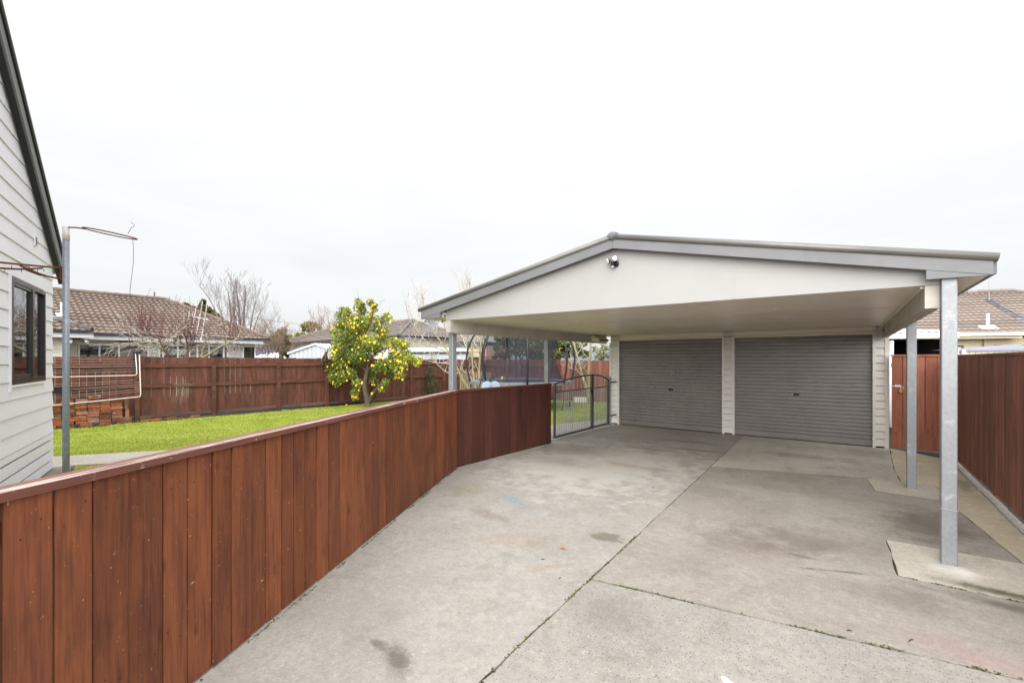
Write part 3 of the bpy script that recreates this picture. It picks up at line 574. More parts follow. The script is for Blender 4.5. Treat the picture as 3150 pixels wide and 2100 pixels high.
# roof sheets (ribbed), two slopes
for s in (0,1):
    m=MB(); xe=X0-.02 if s==0 else X1+.02; n_=62; vs=[]
    for i in range(n_+1):
        y=YB+.02+(YE-YB)*i/n_
        for j,(x,z) in enumerate(((xe,zl(xe)-.02),(XA,zl(XA)-.02))): vs.append((x,y,z+.03*(i%2)*.5+.015))
    m.add(vs,[(2*i,2*i+2,2*i+3,2*i+1) for i in range(n_)]); part(m,'roof_sheet',M['colorbond'],cp)
m=MB()
for s in (0,1):
    xo=-5.70 if s==0 else .925; xi=-5.24 if s==0 else .64
    m.box(min(xo,xi),max(xo,xi),YB+.075,YE,2.436,2.446)
part(m,'eave_soffit',M['soffit'],cp)
for xs2 in ((-5.705,-5.242),(.64,.93)):
    a_,b_=xs2; m=MB(); m.prism([(a_,2.434),(b_,2.434),(b_,zb_(b_)+.06),(a_,zb_(a_)+.06)],(1,0,0),(0,0,1),(0,1,0),(0,YB+.06,0),.012); part(m,'eave_end_panel',M['beam'],cp)
for a,b in ((-5.745,-5.71),(.93,.965)):
    m=MB(); m.box(a,b,YB+.04,YE,2.44,2.55); part(m,'gutter',M['barge'],cp)
m=MB()
xs=[-5.13,-3.93,-2.73,-1.53,-.33,.54]; ys=[YG+.03,7.2,9.15,YF]
for j in range(3):
    m.box(-5.13,.54,ys[j]+.0025,ys[j+1]-.0025,ZS,ZS+.012,.5)
part(m,'ceiling_lining',M['soffit'],cp)
m=MB()
for x in xs[1:-1]: m.box(x-.012,x+.012,YG+.04,YF-.002,ZS-.003,ZS)
for y in ys[1:-1]: m.box(-5.13,.54,y-.012,y+.012,ZS-.0045,ZS-.0015)
m.box(-5.13,-5.105,YG+.04,YF-.002,ZS-.02,ZS-.005); m.box(.515,.54,YG+.04,YF-.002,ZS-.02,ZS-.005)
part(m,'joint_strip',M['soffit'],cp)
m=MB(); m.box(-5.227,-5.133,YG+.004,YF-.003,ZBM,ZS-.003); part(m,'beam',M['beam'],cp)
m=MB(); m.box(.543,.638,YG+.004,YF-.003,ZBM,ZS-.003); part(m,'beam',M['beam'],cp)
for a,b in ((.552,.63),(-5.22,-5.14)):
    m=MB(); m.box(a,b,YG+.1,YF-.003,ZBM-.012,ZBM-.001); part(m,'packer',M['beam'],cp)
def post(x,y,ztop,flare=False):
    m=MB(); z0=gz(y)-.02; b=.006; s=.1
    pl=[(b,0),(s-b,0),(s,b),(s,s-b),(s-b,s),(b,s),(0,s-b),(0,b)]; m.prism(pl,(1,0,0),(0,1,0),(0,0,1),(x,y,z0),ztop-z0); return part(m,'post',M['galv'],cp)
post(.6405,5.212,2.43); post(.6405,7.93,2.43); post(-5.33,5.42,2.43); post(-5.33,8.38,2.43)
m=MB()
z0=.49; m.tube([(.637,5.209,z0+.01),(.7435,5.209,z0+.006),(.7435,5.315,z0+.008),(.637,5.315,z0+.012),(.637,5.209,z0+.01)],.0022,5); 
single(m,'wire_tie',M['cord'],'thin white wire tied round the foot of the near right post','wire',(.69,5.2,z0))
# ================================================================== GARAGE
ga=thing('garage','garage with two charcoal roller doors between offwhite weatherboard piers','garage',(-2.2,YF,0))
def lapwall(m,x0,x1,y,z0,z1,pitch,lap=.022):
    z=z0
    while z<z1-.02:
        zt=min(z+pitch,z1); zr_=zt-.013; prof=[(.012,z),(-lap,z),(-.006,zr_),(.034,zr_),(.034,zt)]
        vs=[(x0,y+d,zz) for d,zz in prof]+[(x1,y+d,zz) for d,zz in prof]; k=len(prof)
        m.add(vs,[(i,i+k,i+k+1,i+1) for i in range(k-1)]+[(0,1,2,3),(k+3,k+2,k+1,k)]); z+=pitch
piers=[(-5.045,-4.778),(-2.288,-2.03),(.402,.647)]
for i,(a,b) in enumerate(piers):
    m=MB(); lapwall(m,a+.03,b-.03,YF+.012,gz(YF)+.03 if True else 0,ZS-.002,.145); part(m,'pier_weatherboards',M['white_wb'],ga)
    wl=.045 if i!=2 else .045; wr=.045 if i!=2 else .06
    m=MB(); m.box(a,a+wl,YF-.014,YF+.06,gz(YF)-.01,ZS-.004 if i else ZBM-.004); part(m,'corner_board',M['white_wb'],ga)
    m=MB(); m.box(b-wr,b,YF-.014,YF+.06,gz(YF)-.01,ZS-.004 if i!=2 else ZBM-.004); part(m,'corner_board',M['white_wb'],ga)
m=MB(); m.box(-4.777,-2.289,YF+.004,YF+.03,2.245,ZS-.003); m.box(-2.029,.401,YF+.004,YF+.03,2.245,ZS-.003); part(m,'door_header',M['soffit'],ga)
for (a,b,lab,hx,hz) in ((-4.778,-2.288,'left','a',1.02),(-2.03,.402,'right','b',1.02)):
    m=MB(); y=YF+.055; prof=[]; z=gz(YF)+.135; prof=[(0,gz(YF)+.012),(0,gz(YF)+.125),(.020,gz(YF)+.13)]
    P_=.0775
    while z<2.3:
        prof+=[(.020,z),(.004,z+.006),(0,z+.012),(0,z+.052),(.003,z+.058),(.020,z+.064),(.020,z+.0765)]; z+=P_
    vs=[]
    for (dy,zz) in prof: vs+=[(a-.02,y+dy,zz),(b+.02,y+dy,zz)]
    m.add(vs,[(2*i,2*i+1,2*i+3,2*i+2) for i in range(len(prof)-1)]); d_=part(m,'roller_door',M['door'],ga)
    cx=(a+b)/2+(.05 if lab=='left' else -.06)
    m=MB(); m.box(cx-.075,cx+.075,y-.006,y+.012,hz-.022,hz+.022); m.tube([(cx-.03,y-.03,hz),(cx+.05,y-.03,hz+.012)],.009,8); m.tube([(cx,y-.03,hz),(cx,y,hz)],.012,8); part(m,'lock_handle',M['black'],d_)
    m=MB(); m.tube([(cx-.055,y-.005,hz),(cx-.055,y-.011,hz)],.014,10); part(m,'lock_barrel',M['chalk'],d_)
    m=MB(); m.box(cx-.07,cx+.07,y-.02,y-.001,gz(YF)+.03,gz(YF)+.042); part(m,'pull_handle',M['door'],d_)
    m=MB(); m.box(a-.02,b+.02,y-.004,y+.02,gz(YF)-.005,gz(YF)+.012); part(m,'rubber_seal',M['black'],d_)
m=MB(); m.box(-5.03,-4.97,YF+.06,YE,0,2.44); m.box(.575,.63,YF+.06,YE,0,2.44); m.box(-5.03,.63,YE-.06,YE,0,2.44); part(m,'side_wall',M['white_wb'],ga)
m=MB(); m.box(-4.96,.57,YF+.14,YF+.16,0,2.43); part(m,'inner_screen',M['black'],ga)
# retractable clothesline + cords
rc=thing('retractable_clothesline','grey cream retractable clothesline box fixed under the left carport beam','clothesline',(-5.0,10.75,2.25))
m=MB(); m.prism([(0,.0),(.16,.0),(.19,.03),(.19,.06),(.10,.13),(.02,.15),(0,.15)],(1,0,0),(0,0,1),(0,1,0),(-5.13,10.25,2.205),.62); part(m,'housing',M['cream'],rc)
m=MB(); m.box(-4.965,-4.935,10.35,10.78,2.222,2.262); part(m,'cord_slot',M['dark'],rc)
m=MB()
for k,(ya,sag) in enumerate(((10.72,.02),(10.60,.03),(10.5,.16))):
    pts=[]
    for i in range(25):
        u=i/24; pts.append((-4.94+(.545+4.94)*u,ya+(10.62+.08*k-ya)*u,2.245+(2.29-2.245)*u-sag*4*u*(1-u)*.62))
    m.tube(pts,.0035,5)
part(m,'line_cord',M['cord'],rc)
m=MB(); m.box(.525,.541,10.5,10.86,2.27,2.305); part(m,'hook_plate',M['wrought'],rc)
# twin floodlight on the gable
fl=thing('floodlight','black twin head sensor floodlight mounted on the gable below the ridge','floodlight',(-2.345,YG,2.82))
def disc(m,c,nrm,r,th,n=20,r2=None):
    nrm=Vector(nrm).normalized(); m.tube([Vector(c)-nrm*th,Vector(c)-nrm*th*.3,Vector(c)],[r2 or r*.7,r,r],n)
m=MB(); m.tube([(-2.305,YG-.001,2.80),(-2.305,YG-.03,2.80),(-2.31,YG-.05,2.80)],[.058,.058,.04],16); part(m,'base',M['black'],fl,False)
for c,nr in (((-2.435,YG-.13,2.855),(-.62,-.72,-.32)),((-2.285,YG-.12,2.89),(.12,-.93,-.33))):
    m=MB(); disc(m,c,nr,.062,.035); h=part(m,'lamp_head',M['black'],fl)
    m=MB(); q=Vector(nr).normalized(); m.tube([Vector(c)+q*.001,Vector(c)+q*.006,Vector(c)+q*.009],[.055,.053,.03],20); part(m,'lens',M['lens'],h,True)
    m=MB(); m.tube([Vector(c)-q*.03,Vector(c)-q*.05,Vector((-2.345,YG-.07,2.815))],[.018,.015,.014],8); part(m,'arm',M['black'],fl,True)
m=MB(); m.bbox((-2.345,YG-.085,2.785),.062,.07,.075); s_=part(m,'sensor',M['black'],fl); m=MB(); m.sphere((-2.345,YG-.09,2.745),.03,.032,.024,12,8); part(m,'sensor_lens',M['lens'],s_,True)
for o in [fl]:
    fl.scale=(.62,.62,.62); fl.location=(-2.315,YG,2.945)
# downlights
row={6.7:'nearest the gable',8.2:'in the middle row',9.75:'in the row near the doors'}; col={-3.56:'left',-2.15:'centre',-.71:'right'}
proto=None
for X in col:
    for Y in row:
        lab=f'round recessed ceiling downlight {row[Y]}, {col[X]} column'
        if proto is None:
            proto=thing('downlight',lab,'downlight',(X,Y,ZS),'ceiling downlights in the carport')
            m=MB(); nn=18; vs=[];
            for r_,z_ in ((.055,-.0005),(.053,-.006),(.04,-.006),(.036,.01)):
                vs+=[(X+r_*math.cos(6.2832*i/nn),Y+r_*math.sin(6.2832*i/nn),ZS+z_) for i in range(nn)]
            m.add(vs,[(j*nn+i,j*nn+(i+1)%nn,(j+1)*nn+(i+1)%nn,(j+1)*nn+i) for j in range(3) for i in range(nn)]); part(m,'trim_ring',M['white'],proto,True)
            m=MB(); m.tube([(X,Y,ZS-.0055),(X,Y,ZS-.003)],[.038,.039],18); part(m,'diffuser',M['lens'],proto)
        else: dup(proto,(X,Y,ZS),lab)
# ================================================================== SIDE GATE AND RIGHT FENCE
sg=thing('timber_side_gate','orange brown timber gate with capping beside the right garage corner','gate',(.66,11.0,0))
m=palings((.668,11.0),(1.44,11.0),.118,1.815,(0,-1),[.165,.145,.16,.16,.16],thick=.02,gap=.008,lean=.001); part(m,'board_panel',M['gatewood'],sg)
m=MB(); m.obox((.66,10.955,1.817),(1,0,0),(0,1,0),(0,0,1),.78,.09,.03); part(m,'capping',M['gatewood'],sg)
for zz in (.35,1.6): m=MB(); m.obox((.67,11.002,zz),(1,0,0),(0,1,0),(0,0,1),.76,.04,.09); part(m,'rail',M['gatewood'],sg)
m=MB(); m.tube([(.628,10.965,1.262),(.80,10.965,1.266)],.008,8); m.bbox((.765,10.972,1.265),.085,.012,.04); lt=part(m,'slide_bolt',M['chalk'],sg)
m=MB(); m.tube([(.815+.022*math.cos(a),10.955,1.235+.024*math.sin(a)) for a in [R(-60+30*i) for i in range(11)]],.0045,6); part(m,'shackle',M['chalk'],lt)
m=MB(); m.bbox((.80,10.955,1.178),.05,.024,.045,Matrix.Rotation(R(-25),3,'Y')); part(m,'padlock',M['brass'],lt)
rf=thing('tall_timber_fence','tall dull red brown paling fence with capping on the right boundary','fence',(1.46,7,0))
part(palings((1.462,10.95),(1.50,3.2),lambda p:gz(p.y)+.06,1.80,(-1,0),(.12,.16),thick=.02,gap=.004,lean=.003),'paling_panel',M['fence_right'],rf)
m=MB(); m.obox((1.435,10.98,1.802),(.005,-1,0),(1,0,0),(0,0,1),7.8,.09,.03); part(m,'capping_rail',M['fence_right'],rf)
for zz in (.35,1.0,1.65): part(rail((1.485,10.9),(1.52,3.2),zz,zz,(1,0),.09,.045,.0),'rail',M['fence'],rf)
for y in (10.85,8.4,6.0,3.6): m=MB(); m.box(1.53,1.63,y-.05,y+.05,-.05,1.8); part(m,'post',M['fence'],rf)
# ================================================================== BACK FENCES
BA=Vector((-16.55,-.5)); BB=Vector((-14.97,15.28)); bd=(BB-BA).normalized(); bn=Vector((bd.y,-bd.x))
if bn.x<0: bn=-bn
zbt=lambda p:1.835+(1.775-1.835)*max(0,min(1,(p.y-4)/10))
bf=thing('back_paling_fence','long weathered red brown paling fence with posts and rails behind the lemon tree','fence',(-15.8,7,0))
part(palings(BA,BB,.06,zbt,bn,(.135,.165),thick=.018,gap=.006,lean=.004,topj=.006),'paling_panel',M['fence'],bf)
bp=[-.1,2.0,3.95,5.8,7.7,9.4,11.3,13.1,14.9]
for y in bp:
    tt=(y-BA.y)/bd.y; p=BA+bd*tt; m=MB(); m.obox(v3(p-bd*.052+bn*.02,-.05),v3(bd),v3(bn),UP,.105,.10,1.72); part(m,'post',M['fence'],bf)
for ya,yb in zip(bp[:-1],bp[1:]):
    pa=BA+bd*((ya-BA.y)/bd.y)+bd*.054; pb=BA+bd*((yb-BA.y)/bd.y)-bd*.054
    for zz in (1.585,1.0,.14): part(rail(pa,pb,zz+random.gauss(0,.008),zz+random.gauss(0,.008),bn,.10,.05,.021),'rail',M['fence_grey'] if zz<.2 else M['fence'],bf)
CA=Vector((-15.06,15.2)); CB=Vector((-4.2,17.36)); cdv=(CB-CA).normalized(); cn=Vector((cdv.y,-cdv.x))
ff=thing('rear_paling_fence','red brown paling fence behind the trampoline and iron gates','fence',(-10,16.2,0))
CM=CA+cdv*5.6
part(palings(CA,CM,.05,1.765,cn,(.135,.165),thick=.018,gap=.006,topj=.006),'paling_panel',M['fence'],ff)
part(palings(CM,CB,.05,lambda p:1.735-.06*(p-CM).length/5,cn,(.18,.23),thick=.018,gap=.008,topj=.004),'paling_panel',M['fence_right'],ff,label='smoother wide board panel behind the iron gates')
for k,s in enumerate((.06,1.95,3.8,5.56)):
    p=CA+cdv*s; m=MB(); m.obox(v3(p-cdv*.05+cn*.02,-.05),v3(cdv),v3(cn),UP,.10,.10,1.7); part(m,'post',M['fence'],ff)
for zz in (1.5,.98,.2):
    for s0,s1 in ((.12,1.89),(2.01,3.74),(3.86,5.5)): part(rail(CA+cdv*s0,CA+cdv*s1,zz,zz,cn,.10,.05,.021),'rail',M['fence'],ff)
# ================================================================== NEAR HOUSE (left)
HC=Vector((-10.225,1.432)); hd=Vector((.95,-.312)).normalized(); hn=Vector((.312,.95)).normalized()
def hw(t,z,o=0): q=HC+hd*t+hn*o; return Vector((q.x,q.y,z))
hs=thing('weatherboard_house','pale grey weatherboard house gable with dark framed window at the left','house',(HC.x,HC.y,0))
TE=6.6; rk=lambda t:3.13+.745*(t+.205)
W0,W1,WZ0,WZ1=.56,2.10,1.44,2.77
m=MB(); z=.16+.0; zs=[.598+.2195*i for i in range(0,35)]
def hboard(t0,t1,z0,z1,full=True):
    # tapered board; upper corners clipped by the rake
    o0,o1=.022,.006
    if full: z1-=.006
    m.add([hw(t0,z0,o0),hw(t1,z0,o0),hw(t1,z1,o1),hw(t0,z1,o1),hw(t0,z0,-.01),hw(t1,z0,-.01),hw(t1,z1,-.01),hw(t0,z1,-.01)],[(0,1,2,3),(4,5,1,0),(4,0,3,7),(1,5,6,2),(3,2,6,7)],None,[(t0,z0,0),(t1,z0,0),(t1,z1,0),(t0,z1,0)]*2)
for i,z0 in enumerate(zs):
    z1=z0+.2195
    if z0>7.2: break
    tmin=max(0,(z1-3.13)/.745-.205)
    if z1<=WZ0+.0 or z0>=WZ1-.0: segs=[(tmin,TE)]
    else:
        segs=[(tmin,W0),(W1,TE)]
        if z0<WZ0<z1: hboard(W0,W1,z0,WZ0,False)
        if z0<WZ1<z1: hboard(W0,W1,WZ1,z1)
    for a,b in segs: hboard(a,b,z0,z1)
    # triangular infill at the rake end
    if tmin>0:
        ta=max(0,(z0-3.13)/.745-.205); m.add([hw(ta,z0,.015),hw(tmin,z0,.015),hw(tmin,z1,.004)],[(0,1,2)])
part(m,'weatherboard_cladding',M['house_wb'],hs)
m=MB()
for z0,z1 in ((.50,.585),(.335,.475),(.175,.31),(.03,.15)): m.obox(hw(0,z0,0),v3(hd),v3(hn),UP,TE,.02,z1-z0)
part(m,'base_slats',M['house_wb'],hs)
m=MB()
for t0_,t1_,za_,zb2 in ((.02,TE,0,WZ0-.02),(.02,W0,WZ0-.02,WZ1),(W1,TE,WZ0-.02,WZ1),(.02,TE,WZ1,3.2)): m.obox(hw(t0_,za_,-.07),v3(hd),v3(hn),UP,t1_-t0_,.05,zb2-za_)
part(m,'subfloor',M['room'],hs)
# side wall + back of the house
sd_=Vector((-hn.x,-hn.y))
m=MB(); q0=hw(.005,0,-.012); m.obox(q0,v3(hd),v3(sd_),UP,.03,8,3.05); part(m,'end_wall',M['house_wb'],hs)
def barge(o0,o1,lo,hi,mat,nm,t0=-.33,t1=TE):
    m=MB(); P=[]
    for t_ in (t0,t1):
        for o in (o0,o1):
            for h in (lo,hi): P.append(hw(t_,rk(t_)+h,o))
    m.add(P,[(0,1,3,2),(4,6,7,5),(0,4,5,1),(2,3,7,6),(1,5,7,3),(0,2,6,4)]); return part(m,nm,mat,hs)
barge(.022,.085,-.03,.02,M['dark'],'soffit_trim',-.33)
barge(.085,.11,-.02,.165,M['barge'],'barge_board',-.36)
barge(.085,.125,.18,.205,M['dark'],'roof_edge',-.40)
barge(-6.5,.14,.21,.24,M['colorbond'],'roof',-.42)
# window
wf=None
def wbox(t0,t1,z0,z1,o0,o1): m=MB(); m.obox(hw(t0,z0,o0),v3(hd),v3(hn),UP,t1-t0,o1-o0,z1-z0); return m
m=MB()
for a in ((W0,W0+.055,WZ0,WZ1),(W1-.055,W1,WZ0,WZ1),(W0+.055,W1-.055,WZ1-.055,WZ1),(W0+.055,W1-.055,WZ0,WZ0+.075),(W0+.60,W0+.68,WZ0+.075,WZ1-.055)):
    m.obox(hw(a[0],a[2],-.03),v3(hd),v3(hn),UP,a[1]-a[0],.07,a[3]-a[2])
wf=part(m,'window',M['window_dark'],hs)
m=MB()
for a in ((W0+.68,W0+.715,WZ0+.075,WZ1-.055),(W1-.09,W1-.055,WZ0+.075,WZ1-.055),(W0+.715,W1-.09,WZ1-.09,WZ1-.055),(W0+.715,W1-.09,WZ0+.075,WZ0+.12)):
    m.obox(hw(a[0],a[2],-.02),v3(hd),v3(hn),UP,a[1]-a[0],.05,a[3]-a[2])
part(m,'sash',M['window_dark'],wf)
part(wbox(W0+.715,W1-.09,WZ0+.12,WZ1-.09,.004,.008),'pane',M['glass'],wf); part(wbox(W0+.055,W0+.60,WZ0+.075,WZ1-.055,-.004,.0),'pane',M['glass'],wf)
m=MB(); m.obox(hw(W1,WZ0-.09,.0),v3(hd),v3(hn),UP,.055,.034,WZ1-WZ0+.13); m.obox(hw(W0-.05,WZ0-.02,.0),v3(hd),v3(hn),UP,.05,.032,WZ1-WZ0+.04); m.obox(hw(W0,WZ0-.03,.0),v3(hd),v3(hn),UP,W1-W0,.045,.03); part(m,'trim',M['house_wb'],wf)
m=MB(); q=hw(W0-.3,WZ0-.4,-1.6); m.obox(hw(W0-.3,.9,-1.6),v3(hd),v3(hn),UP,2.3,.02,2.2); m.obox(hw(W0-.3,.9,-1.58),v3(hd),v3(hn),UP,.02,1.5,2.2); m.obox(hw(W1+.3,.9,-1.58),v3(hd),v3(hn),UP,.02,1.5,2.2); m.obox(hw(W0-.3,.88,-1.58),v3(hd),v3(hn),UP,2.3,1.5,.02); m.obox(hw(W0-.3,3.0,-1.58),v3(hd),v3(hn),UP,2.3,1.5,.02); part(m,'room_lining',M['room'],wf)
m=MB(); vs=[]; n_=30
for i in range(n_+1): 
    t_=W0+.07+.5*i/n_; o=-.10+.02*math.sin(i*1.3); vs+=[hw(t_,WZ0,o),hw(t_,WZ1,o)]
m.add(vs,[(2*i,2*i+2,2*i+3,2*i+1) for i in range(n_)]); part(m,'curtain',M['curtain'],wf)
m=MB(); m.obox(hw(.975,3.36,.012),v3(hd),v3(hn),UP,.10,.02,.15); vt=part(m,'wall_vent',M['house_wb'],hs)
m=MB()
for i in range(5): m.obox(hw(.99,3.375+.024*i,.033),v3(hd),v3(hn),UP,.07,.003,.013)
part(m,'louvre',M['dark'],vt)
# ================================================================== OLD CLOTHESLINE POLE
PD=5.0; pb=at(203,1106.5,PD)
op=thing('clothesline_pole','tall weathered galvanised pipe pole with rusty arms in front of the left house','clothesline pole',(pb.x,pb.y,0))
m=MB(); m.tube([(pb.x,pb.y,-.05),(pb.x,pb.y,1.6),(pb.x,pb.y,3.07)],.03,14); part(m,'pole',M['galv_old'],op,True)
m=MB(); m.tube([(pb.x,pb.y,3.07),(pb.x,pb.y,3.215)],.0315,14); part(m,'pole_cap',M['chalk'],op,True)
P=lambda x,y,D=PD: at(x,y,D)
m=MB(); m.tube([P(201,699),P(235,700),P(263,704)],.008,6)
a0=P(263,704);a1=P(415,733,4.9); c=(a0+a1)/2; ex=(a1-a0)/2; ey=RT.cross(UP)*-.15
m.tube([c+ex*math.cos(R(12*i))+ey*math.sin(R(12*i)) for i in range(31)],.0065,6); part(m,'top_arm',M['rust'],op)
m=MB(); zt=P(190,824).z; zb=P(190,859).z
m.tube([P(186,823),P(150,821,4.8),P(60,813,4.5),P(-30,804,4.2)],.011,6); m.tube([P(186,858),P(150,851,4.85),P(110,838,4.7),P(60,816,4.6)],.009,6)
m.tube([P(130,825,4.9),P(60,828,4.6),P(-30,823,4.3)],.010,6); m.tube([P(186,857),P(120,845,4.75),P(70,826,4.6)],.008,6)
m.tube([P(189,820),P(189,862)],.014,6)
for x,y in ((36,818),(90,821),(115,832),(135,829),(15,829),(66,831)):
    cc=P(x,y,4.65); m.tube([cc+Vector((.010*math.cos(R(40*i)),0,-.008+.012*math.sin(R(40*i)))) for i in range(9)],.0025,5)
part(m,'lower_arm',M['rust'],op)
m=MB(); m.tube([P(393,720,4.9),P(404,700,4.9),P(412,697,4.9),P(413,692,4.9),P(402,683,4.9)],.0025,4)
pts=[P(408,732,4.9),P(411,770,4.9),P(410,810,4.9),P(405,850,4.9),P(400,890,4.9),P(400,928,4.9),P(402,940,4.9),P(406,950,4.9)]; m.tube(pts,.0025,4); part(m,'hanging_wire',M['wire'],op)
# ================================================================== BRICKS AND THINGS AT THE BACK FENCE
def bk(y,off,z,rot=0,upright=False,lab='old orange red brick in the stack against the back fence',grp='salvaged bricks stacked against the back fence',mat='brick',L_=.228,half=False):
    global BRK
    if mat not in BRK:
        m=MB(); m.obox((-.114,-.054,0),(1,0,0),(0,1,0),(0,0,1),.228,.108,.076,.5,0,(0,0,0)); rb=random.Random(5)
        me=finish(m,'brick',M[mat],(0,0,0)); BRK[mat]=me; o=me
        import bmesh
        bm=bmesh.new(); bm.from_mesh(me.data); bmesh.ops.subdivide_edges(bm,edges=bm.edges[:],cuts=2,use_grid_fill=True)
        for v in bm.verts: v.co+=Vector((rb.gauss(0,.0025),rb.gauss(0,.002),rb.gauss(0,.002)))
        bm.to_mesh(me.data); bm.free()
    else: o=BRK[mat].copy()
    C.objects.link(o); p=BA+bd*((y-BA.y)/bd.y)+bn*off
    o.location=(p.x,p.y,z); ang=math.atan2(bd.y,bd.x)+rot; o.rotation_euler=(0,R(90) if upright else random.gauss(0,.012),ang)
    o.scale=(.46 if half else 1,1,random.uniform(.97,1.05)); tag(o,lab,'brick',grp); return o
BRK={}
cols=[(2.33,8),(2.57,9),(2.805,9),(3.04,9),(3.275,8),(3.51,8),(1.86,8),(2.095,8)]
for ci,(y,n) in enumerate(cols):
    z=gz(y)-.006; 
    for r_ in range(n):
        if r_==0: yy=y+.1*((ci%3)-1)
        else: yy=y+random.gauss(0,.008)
        bk(yy,.16+random.gauss(0,.012),z,random.gauss(0,.03)); z+=.079+random.uniform(0,.002)
o=bk(2.62,.15,.735,.05,lab='dusty brick lying across the top left of the brick stack'); 
o=bk(3.07,.15,.73,.5,lab='slanted brick on the top middle of the brick stack')
bk(3.70,.16,.015,.0); bk(3.70,.16,.095,.1)
bk(3.69,.15,.285,0,True,lab='brick standing upright at the right end of the stack, lower one'); bk(3.67,.15,.52,0,True,lab='brick standing upright at the right end of the stack, topmost one')
bk(4.13,.19,.0,.03,lab='orange brick under the mossy brick by the fence post'); o=bk(4.12,.19,.08,-.02,lab='mossy green brick on top of another beside the fence post',mat='mossbrick',grp='loose bricks along the back fence')
for y,rt in ((4.36,.05),(4.72,.3),(5.02,.0),(5.3,.12)): bk(y,.17,-.005,rt,lab='loose brick lying half sunk along the foot of the back fence',grp='loose bricks along the back fence')
# fold down clothesline on the fence
fc=thing('folding_clothesline','white folding frame clothesline hanging down on the back fence above the bricks','clothesline',(-16.0,3.9,1.8))
def bp_(y,off,z): p=BA+bd*((y-BA.y)/bd.y)+bn*off; return Vector((p.x,p.y,z))
for nm,(ye,zt_,zb0,zb1,off) in {'outer_frame':(4.00,1.93,.72,.53,.30),'inner_frame':(3.93,1.92,1.32,1.31,.22)}.items():
    m=MB(); yl=1.2
    pts=[bp_(ye-.03,off,zt_),bp_(ye-.0,off,zb0+.09),bp_(ye-.005,off,zb0+.03),bp_(ye-.03,off,zb0+.005),bp_(ye-.10,off,zb0)]+[bp_(ye-.1+(yl-ye)*i/6,off,zb0+(zb1-zb0)*i/6) for i in range(1,7)]
    m.tube(pts,.0135,8); pf=part(m,nm,M['chalk'],fc,True)
    nl=6 if nm=='outer_frame' else 6; z_hi=1.2 if nm=='outer_frame' else 1.78
    for i in range(nl):
        u=i/nl; za=z_hi-(z_hi-zb0-.09)*u*(1.0 if nm=='outer_frame' else 1.12); m=MB(); sg_=random.uniform(.0,.03)
        zl_=za-(.06+.02*i if nm=='outer_frame' else 0.0)
        m.tube([bp_(ye-.02+(yl-ye)*k/10,off-.01,za+(zl_-za)*k/10-sg_*4*(k/10)*(1-k/10)) for k in range(11)],.0028,5); part(m,'line_cord',M['cord'],pf)
    m=MB(); m.tube([bp_(ye-.12,off-.01,z_hi),bp_(ye-.03,off-.01,z_hi)],.012,8); part(m,'cord_tensioner',M['dark'],pf)
m=MB(); m.bbox(bp_(3.95,.26,1.95),.12,.16,.06,Matrix.Rotation(math.atan2(bd.y,bd.x),3,'Z')); m.obox(bp_(3.86,.12,1.45),bd.to_3d(),bn.to_3d(),UP,.09,.03,.52); part(m,'mounting_bracket',M['dark'],fc)
pg=thing('peg_basket','small black peg basket with red pegs hanging from the fence clothesline','basket',tuple(bp_(2.42,.33,1.0)))
m=MB(); q=bp_(2.42,.33,.92); Rm=Matrix.Rotation(math.atan2(bd.y,bd.x),3,'Z'); m.bbox(q,.26,.12,.012,Rm)
for sx_,sy_,lx,ly in ((-.125,0,.012,.12),(.125,0,.012,.12),(0,-.056,.26,.01),(0,.056,.26,.01)): m.bbox(q+Rm@Vector((sx_,sy_,.075)),lx,ly,.15,Rm)
part(m,'tub',M['black'],pg)
m=MB()
for i in range(9): m.bbox(q+Rm@Vector((-.1+.025*i,.066,.06+random.uniform(-.02,.02))),.012,.012,.08,Rm)
part(m,'pegs',M['red'],pg)
m=MB(); m.tube([q+Rm@Vector((.12,0,.14)),q+Rm@Vector((.15,0,.2)),q+Rm@Vector((.10,0,.26)),q+Rm@Vector((.08,0,.25))],.006,6); part(m,'hook',M['black'],pg)
m=MB(); q=bp_(3.17,.215,1.74); m.bbox(q,.05,.02,.035,Rm@Matrix.Rotation(R(30),3,'Y')); m.bbox(q+Vector((0,.03,-.015)),.025,.02,.02,Rm); single(m,'clothes_peg',M['red'],'small red peg left on the top cord of the fence clothesline','peg',tuple(q))
m=MB(); q=bp_(5.28,.03,.25); m.obox(q,bd.to_3d(),bn.to_3d(),UP,.03,.006,.2); m.obox(q+Vector((.001,.005,-.03)),bd.to_3d(),bn.to_3d(),UP,.015,.005,.05); single(m,'strap',M['mossbrick'],'short yellow green strap hanging low on the back fence','strap',tuple(q))
m=MB(); q=bp_(7.86,.3,.02); m.tube([q+Vector((0,0,-.02)),q+Vector((0,0,.0)),q+Vector((0,0,.03))],[.08,.12,.14],14); single(m,'pet_bowl',M['teal'],'small teal bowl on the soil beside a fence post','bowl',tuple(q),smooth=True)
